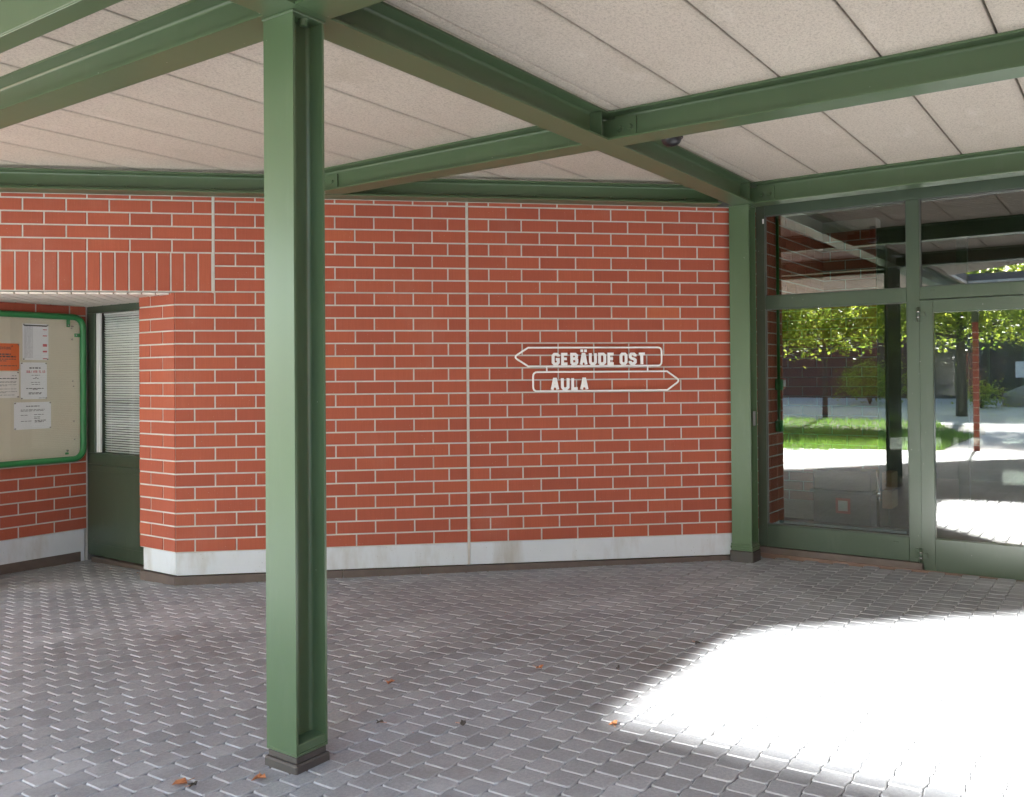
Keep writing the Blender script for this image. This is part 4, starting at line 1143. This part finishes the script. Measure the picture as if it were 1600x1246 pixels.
# ------------------------------------------------------------------ fallen leaves on the paving
lv = [(2.19, 2.70, .030, 'rust brown fallen leaf just in front of the column foot', 1), (2.00, 2.91, .036, 'crumpled brown leaf near the bottom edge, left of the column', 2),
      (3.27, 3.04, .030, 'orange leaf on the dark paving right of the column', 3), (3.85, 2.55, .028, 'curled orange leaf near the middle of the paving', 4),
      (3.365, 1.855, .026, 'small yellow brown leaf at the edge of the sun patch', 5), (2.85, 2.715, .022, 'small dark leaf beside the column on grey pavers', 6),
      (3.03, 2.40, .022, 'small dark withered leaf right of the column foot', 7), (4.70, 2.05, .024, 'dark leaf near the upper edge of the sun patch', 8),
      (2.02, 2.86, .020, 'tiny black withered leaf beside the crumpled brown leaf', 9), (4.05, 2.2, .022, 'small dark leaf left of the sun patch', 10)]
for u, v, r, lab, sd in lv:
    rnd = random.Random(sd); t0 = rnd.uniform(0, 6.28); mb = MB(); n = 10; z = gz(u, v) + .006
    rim = []
    for i in range(n):
        a = t0 + 2 * math.pi * i / n; k = r * (1.0 if i % 2 else .66) * rnd.uniform(.8, 1.15)
        rim.append(Vector((u + k * math.cos(a), v + k * .7 * math.sin(a), z + rnd.uniform(-.002, .014))))
    c = Vector((u, v, z + .003))
    for i in range(n): mb.face([c, rim[i], rim[(i + 1) % n]])
    for i in range(n): mb.face([c - Vector((0, 0, .0012)), rim[(i + 1) % n] - Vector((0, 0, .0012)), rim[i] - Vector((0, 0, .0012))])
    o = mb.build('fallen_leaf', M['leaf_dry'] if sd < 6 else M['dark'], None, dict(label=lab, cat='leaf', group='fallen leaves on the paving'), origin=(u, v, z - .006))
    e = Vector((u, v, z)) ; mb = MB(); mb.tube([e, e + Vector((math.cos(t0), math.sin(t0), .1)) * r * 1.5], .0012, 5); mb.build('stalk', M['leaf_dry'], o)

mb = MB(); rnd = random.Random(5)
def crumb(u, v, r):
    z = gz(u, v) + .002; a0 = rnd.uniform(0, 6.28); k = rnd.choice((3, 4, 5)); cc = rnd.random()
    mb.face([(u + r * math.cos(a0 + 6.283 * i / k) * rnd.uniform(.6, 1.2), v + r * math.sin(a0 + 6.283 * i / k) * rnd.uniform(.6, 1.2), z + rnd.uniform(0, .004)) for i in range(k)], (cc, cc, cc), False, 0 if cc < .6 else 1)
for _ in range(260):
    if rnd.random() < .45:
        s_ = rnd.uniform(SC, SE); p = W.P(s_, .02 + abs(rnd.gauss(0, .05)), 0); crumb(p.x, p.y, rnd.uniform(.002, .006))
    elif rnd.random() < .4:
        crumb(DU - .08 - abs(rnd.gauss(0, .08)), rnd.uniform(6.5, 7.6), rnd.uniform(.003, .010))
    else: crumb(rnd.uniform(1.8, 7.3), rnd.uniform(1.0, 5.0), rnd.uniform(.002, .005))
lt = mb.build('leaf_litter', [M['leaf_dry'], M['path']]); tag(lt, 'dry crumbs and grit scattered along the wall foot and paving', 'litter', kind='stuff')

# ------------------------------------------------------------------ light
sd_ = Vector((5.83, -.60, -3.10)).normalized()                  # travel of the sunlight
toS = -sd_
w = bpy.data.worlds.new('World'); sc.world = w; w.use_nodes = True
nt = w.node_tree; bg = nt.nodes['Background']
sky = nt.nodes.new('ShaderNodeTexSky'); sky.sky_type = 'NISHITA'; sky.sun_disc = False
sky.sun_elevation = math.asin(toS.z); sky.sun_rotation = math.atan2(toS.x, toS.y)
sky.air_density = 1.0; sky.dust_density = 1.0
nt.links.new(sky.outputs[0], bg.inputs[0]); bg.inputs[1].default_value = .10
sl = bpy.data.lights.new('sun', 'SUN'); sl.energy = 5.0; sl.angle = R2(2.4); sl.color = (1.0, .985, .95)
so = bpy.data.objects.new('sun', sl); col.objects.link(so)
so.rotation_euler = sd_.to_track_quat('-Z', 'Y').to_euler(); so.location = (-20, 4, 20)

# ------------------------------------------------------------------ camera
f, p, r, aU, cx, cy = 1401.8, .0095, -.00757, .61017, 803.6, 575.4
cp, sp, c, s = math.cos(p), math.sin(p), math.cos(r), math.sin(r)
fw = Vector((0, cp, sp)); upv = Vector((0, -sp, cp)); rt = Vector((1, 0, 0))
rt2 = c * rt + s * upv; up2 = -s * rt + c * upv
def toW(a):
    U_ = Vector((math.sin(aU), math.cos(aU), 0)); V_ = Vector((-math.cos(aU), math.sin(aU), 0))
    return Vector((a.dot(U_), a.dot(V_), a.z))
X, Y, Z = toW(rt2), toW(up2), toW(-fw)
cam = bpy.data.cameras.new('camera'); co = bpy.data.objects.new('camera', cam); col.objects.link(co)
co.matrix_world = Matrix(((X.x, Y.x, Z.x, 0), (X.y, Y.y, Z.y, 0), (X.z, Y.z, Z.z, EYE), (0, 0, 0, 1)))
cam.sensor_width = 36; cam.lens = 36 * f / 1600
cam.shift_x = (800 - cx) / 1600; cam.shift_y = (cy - 623) / 1600
cam.clip_end = 2000; cam.clip_start = .05
sc.camera = co
sc.view_settings.view_transform = 'Standard'; sc.view_settings.look = 'None'; sc.view_settings.gamma = 1
sc.view_settings.exposure = 3.85
try:
    sc.cycles.max_bounces = 14; sc.cycles.diffuse_bounces = 6; sc.cycles.transparent_max_bounces = 24; sc.cycles.glossy_bounces = 6
    sc.cycles.use_denoising = True
except Exception: pass
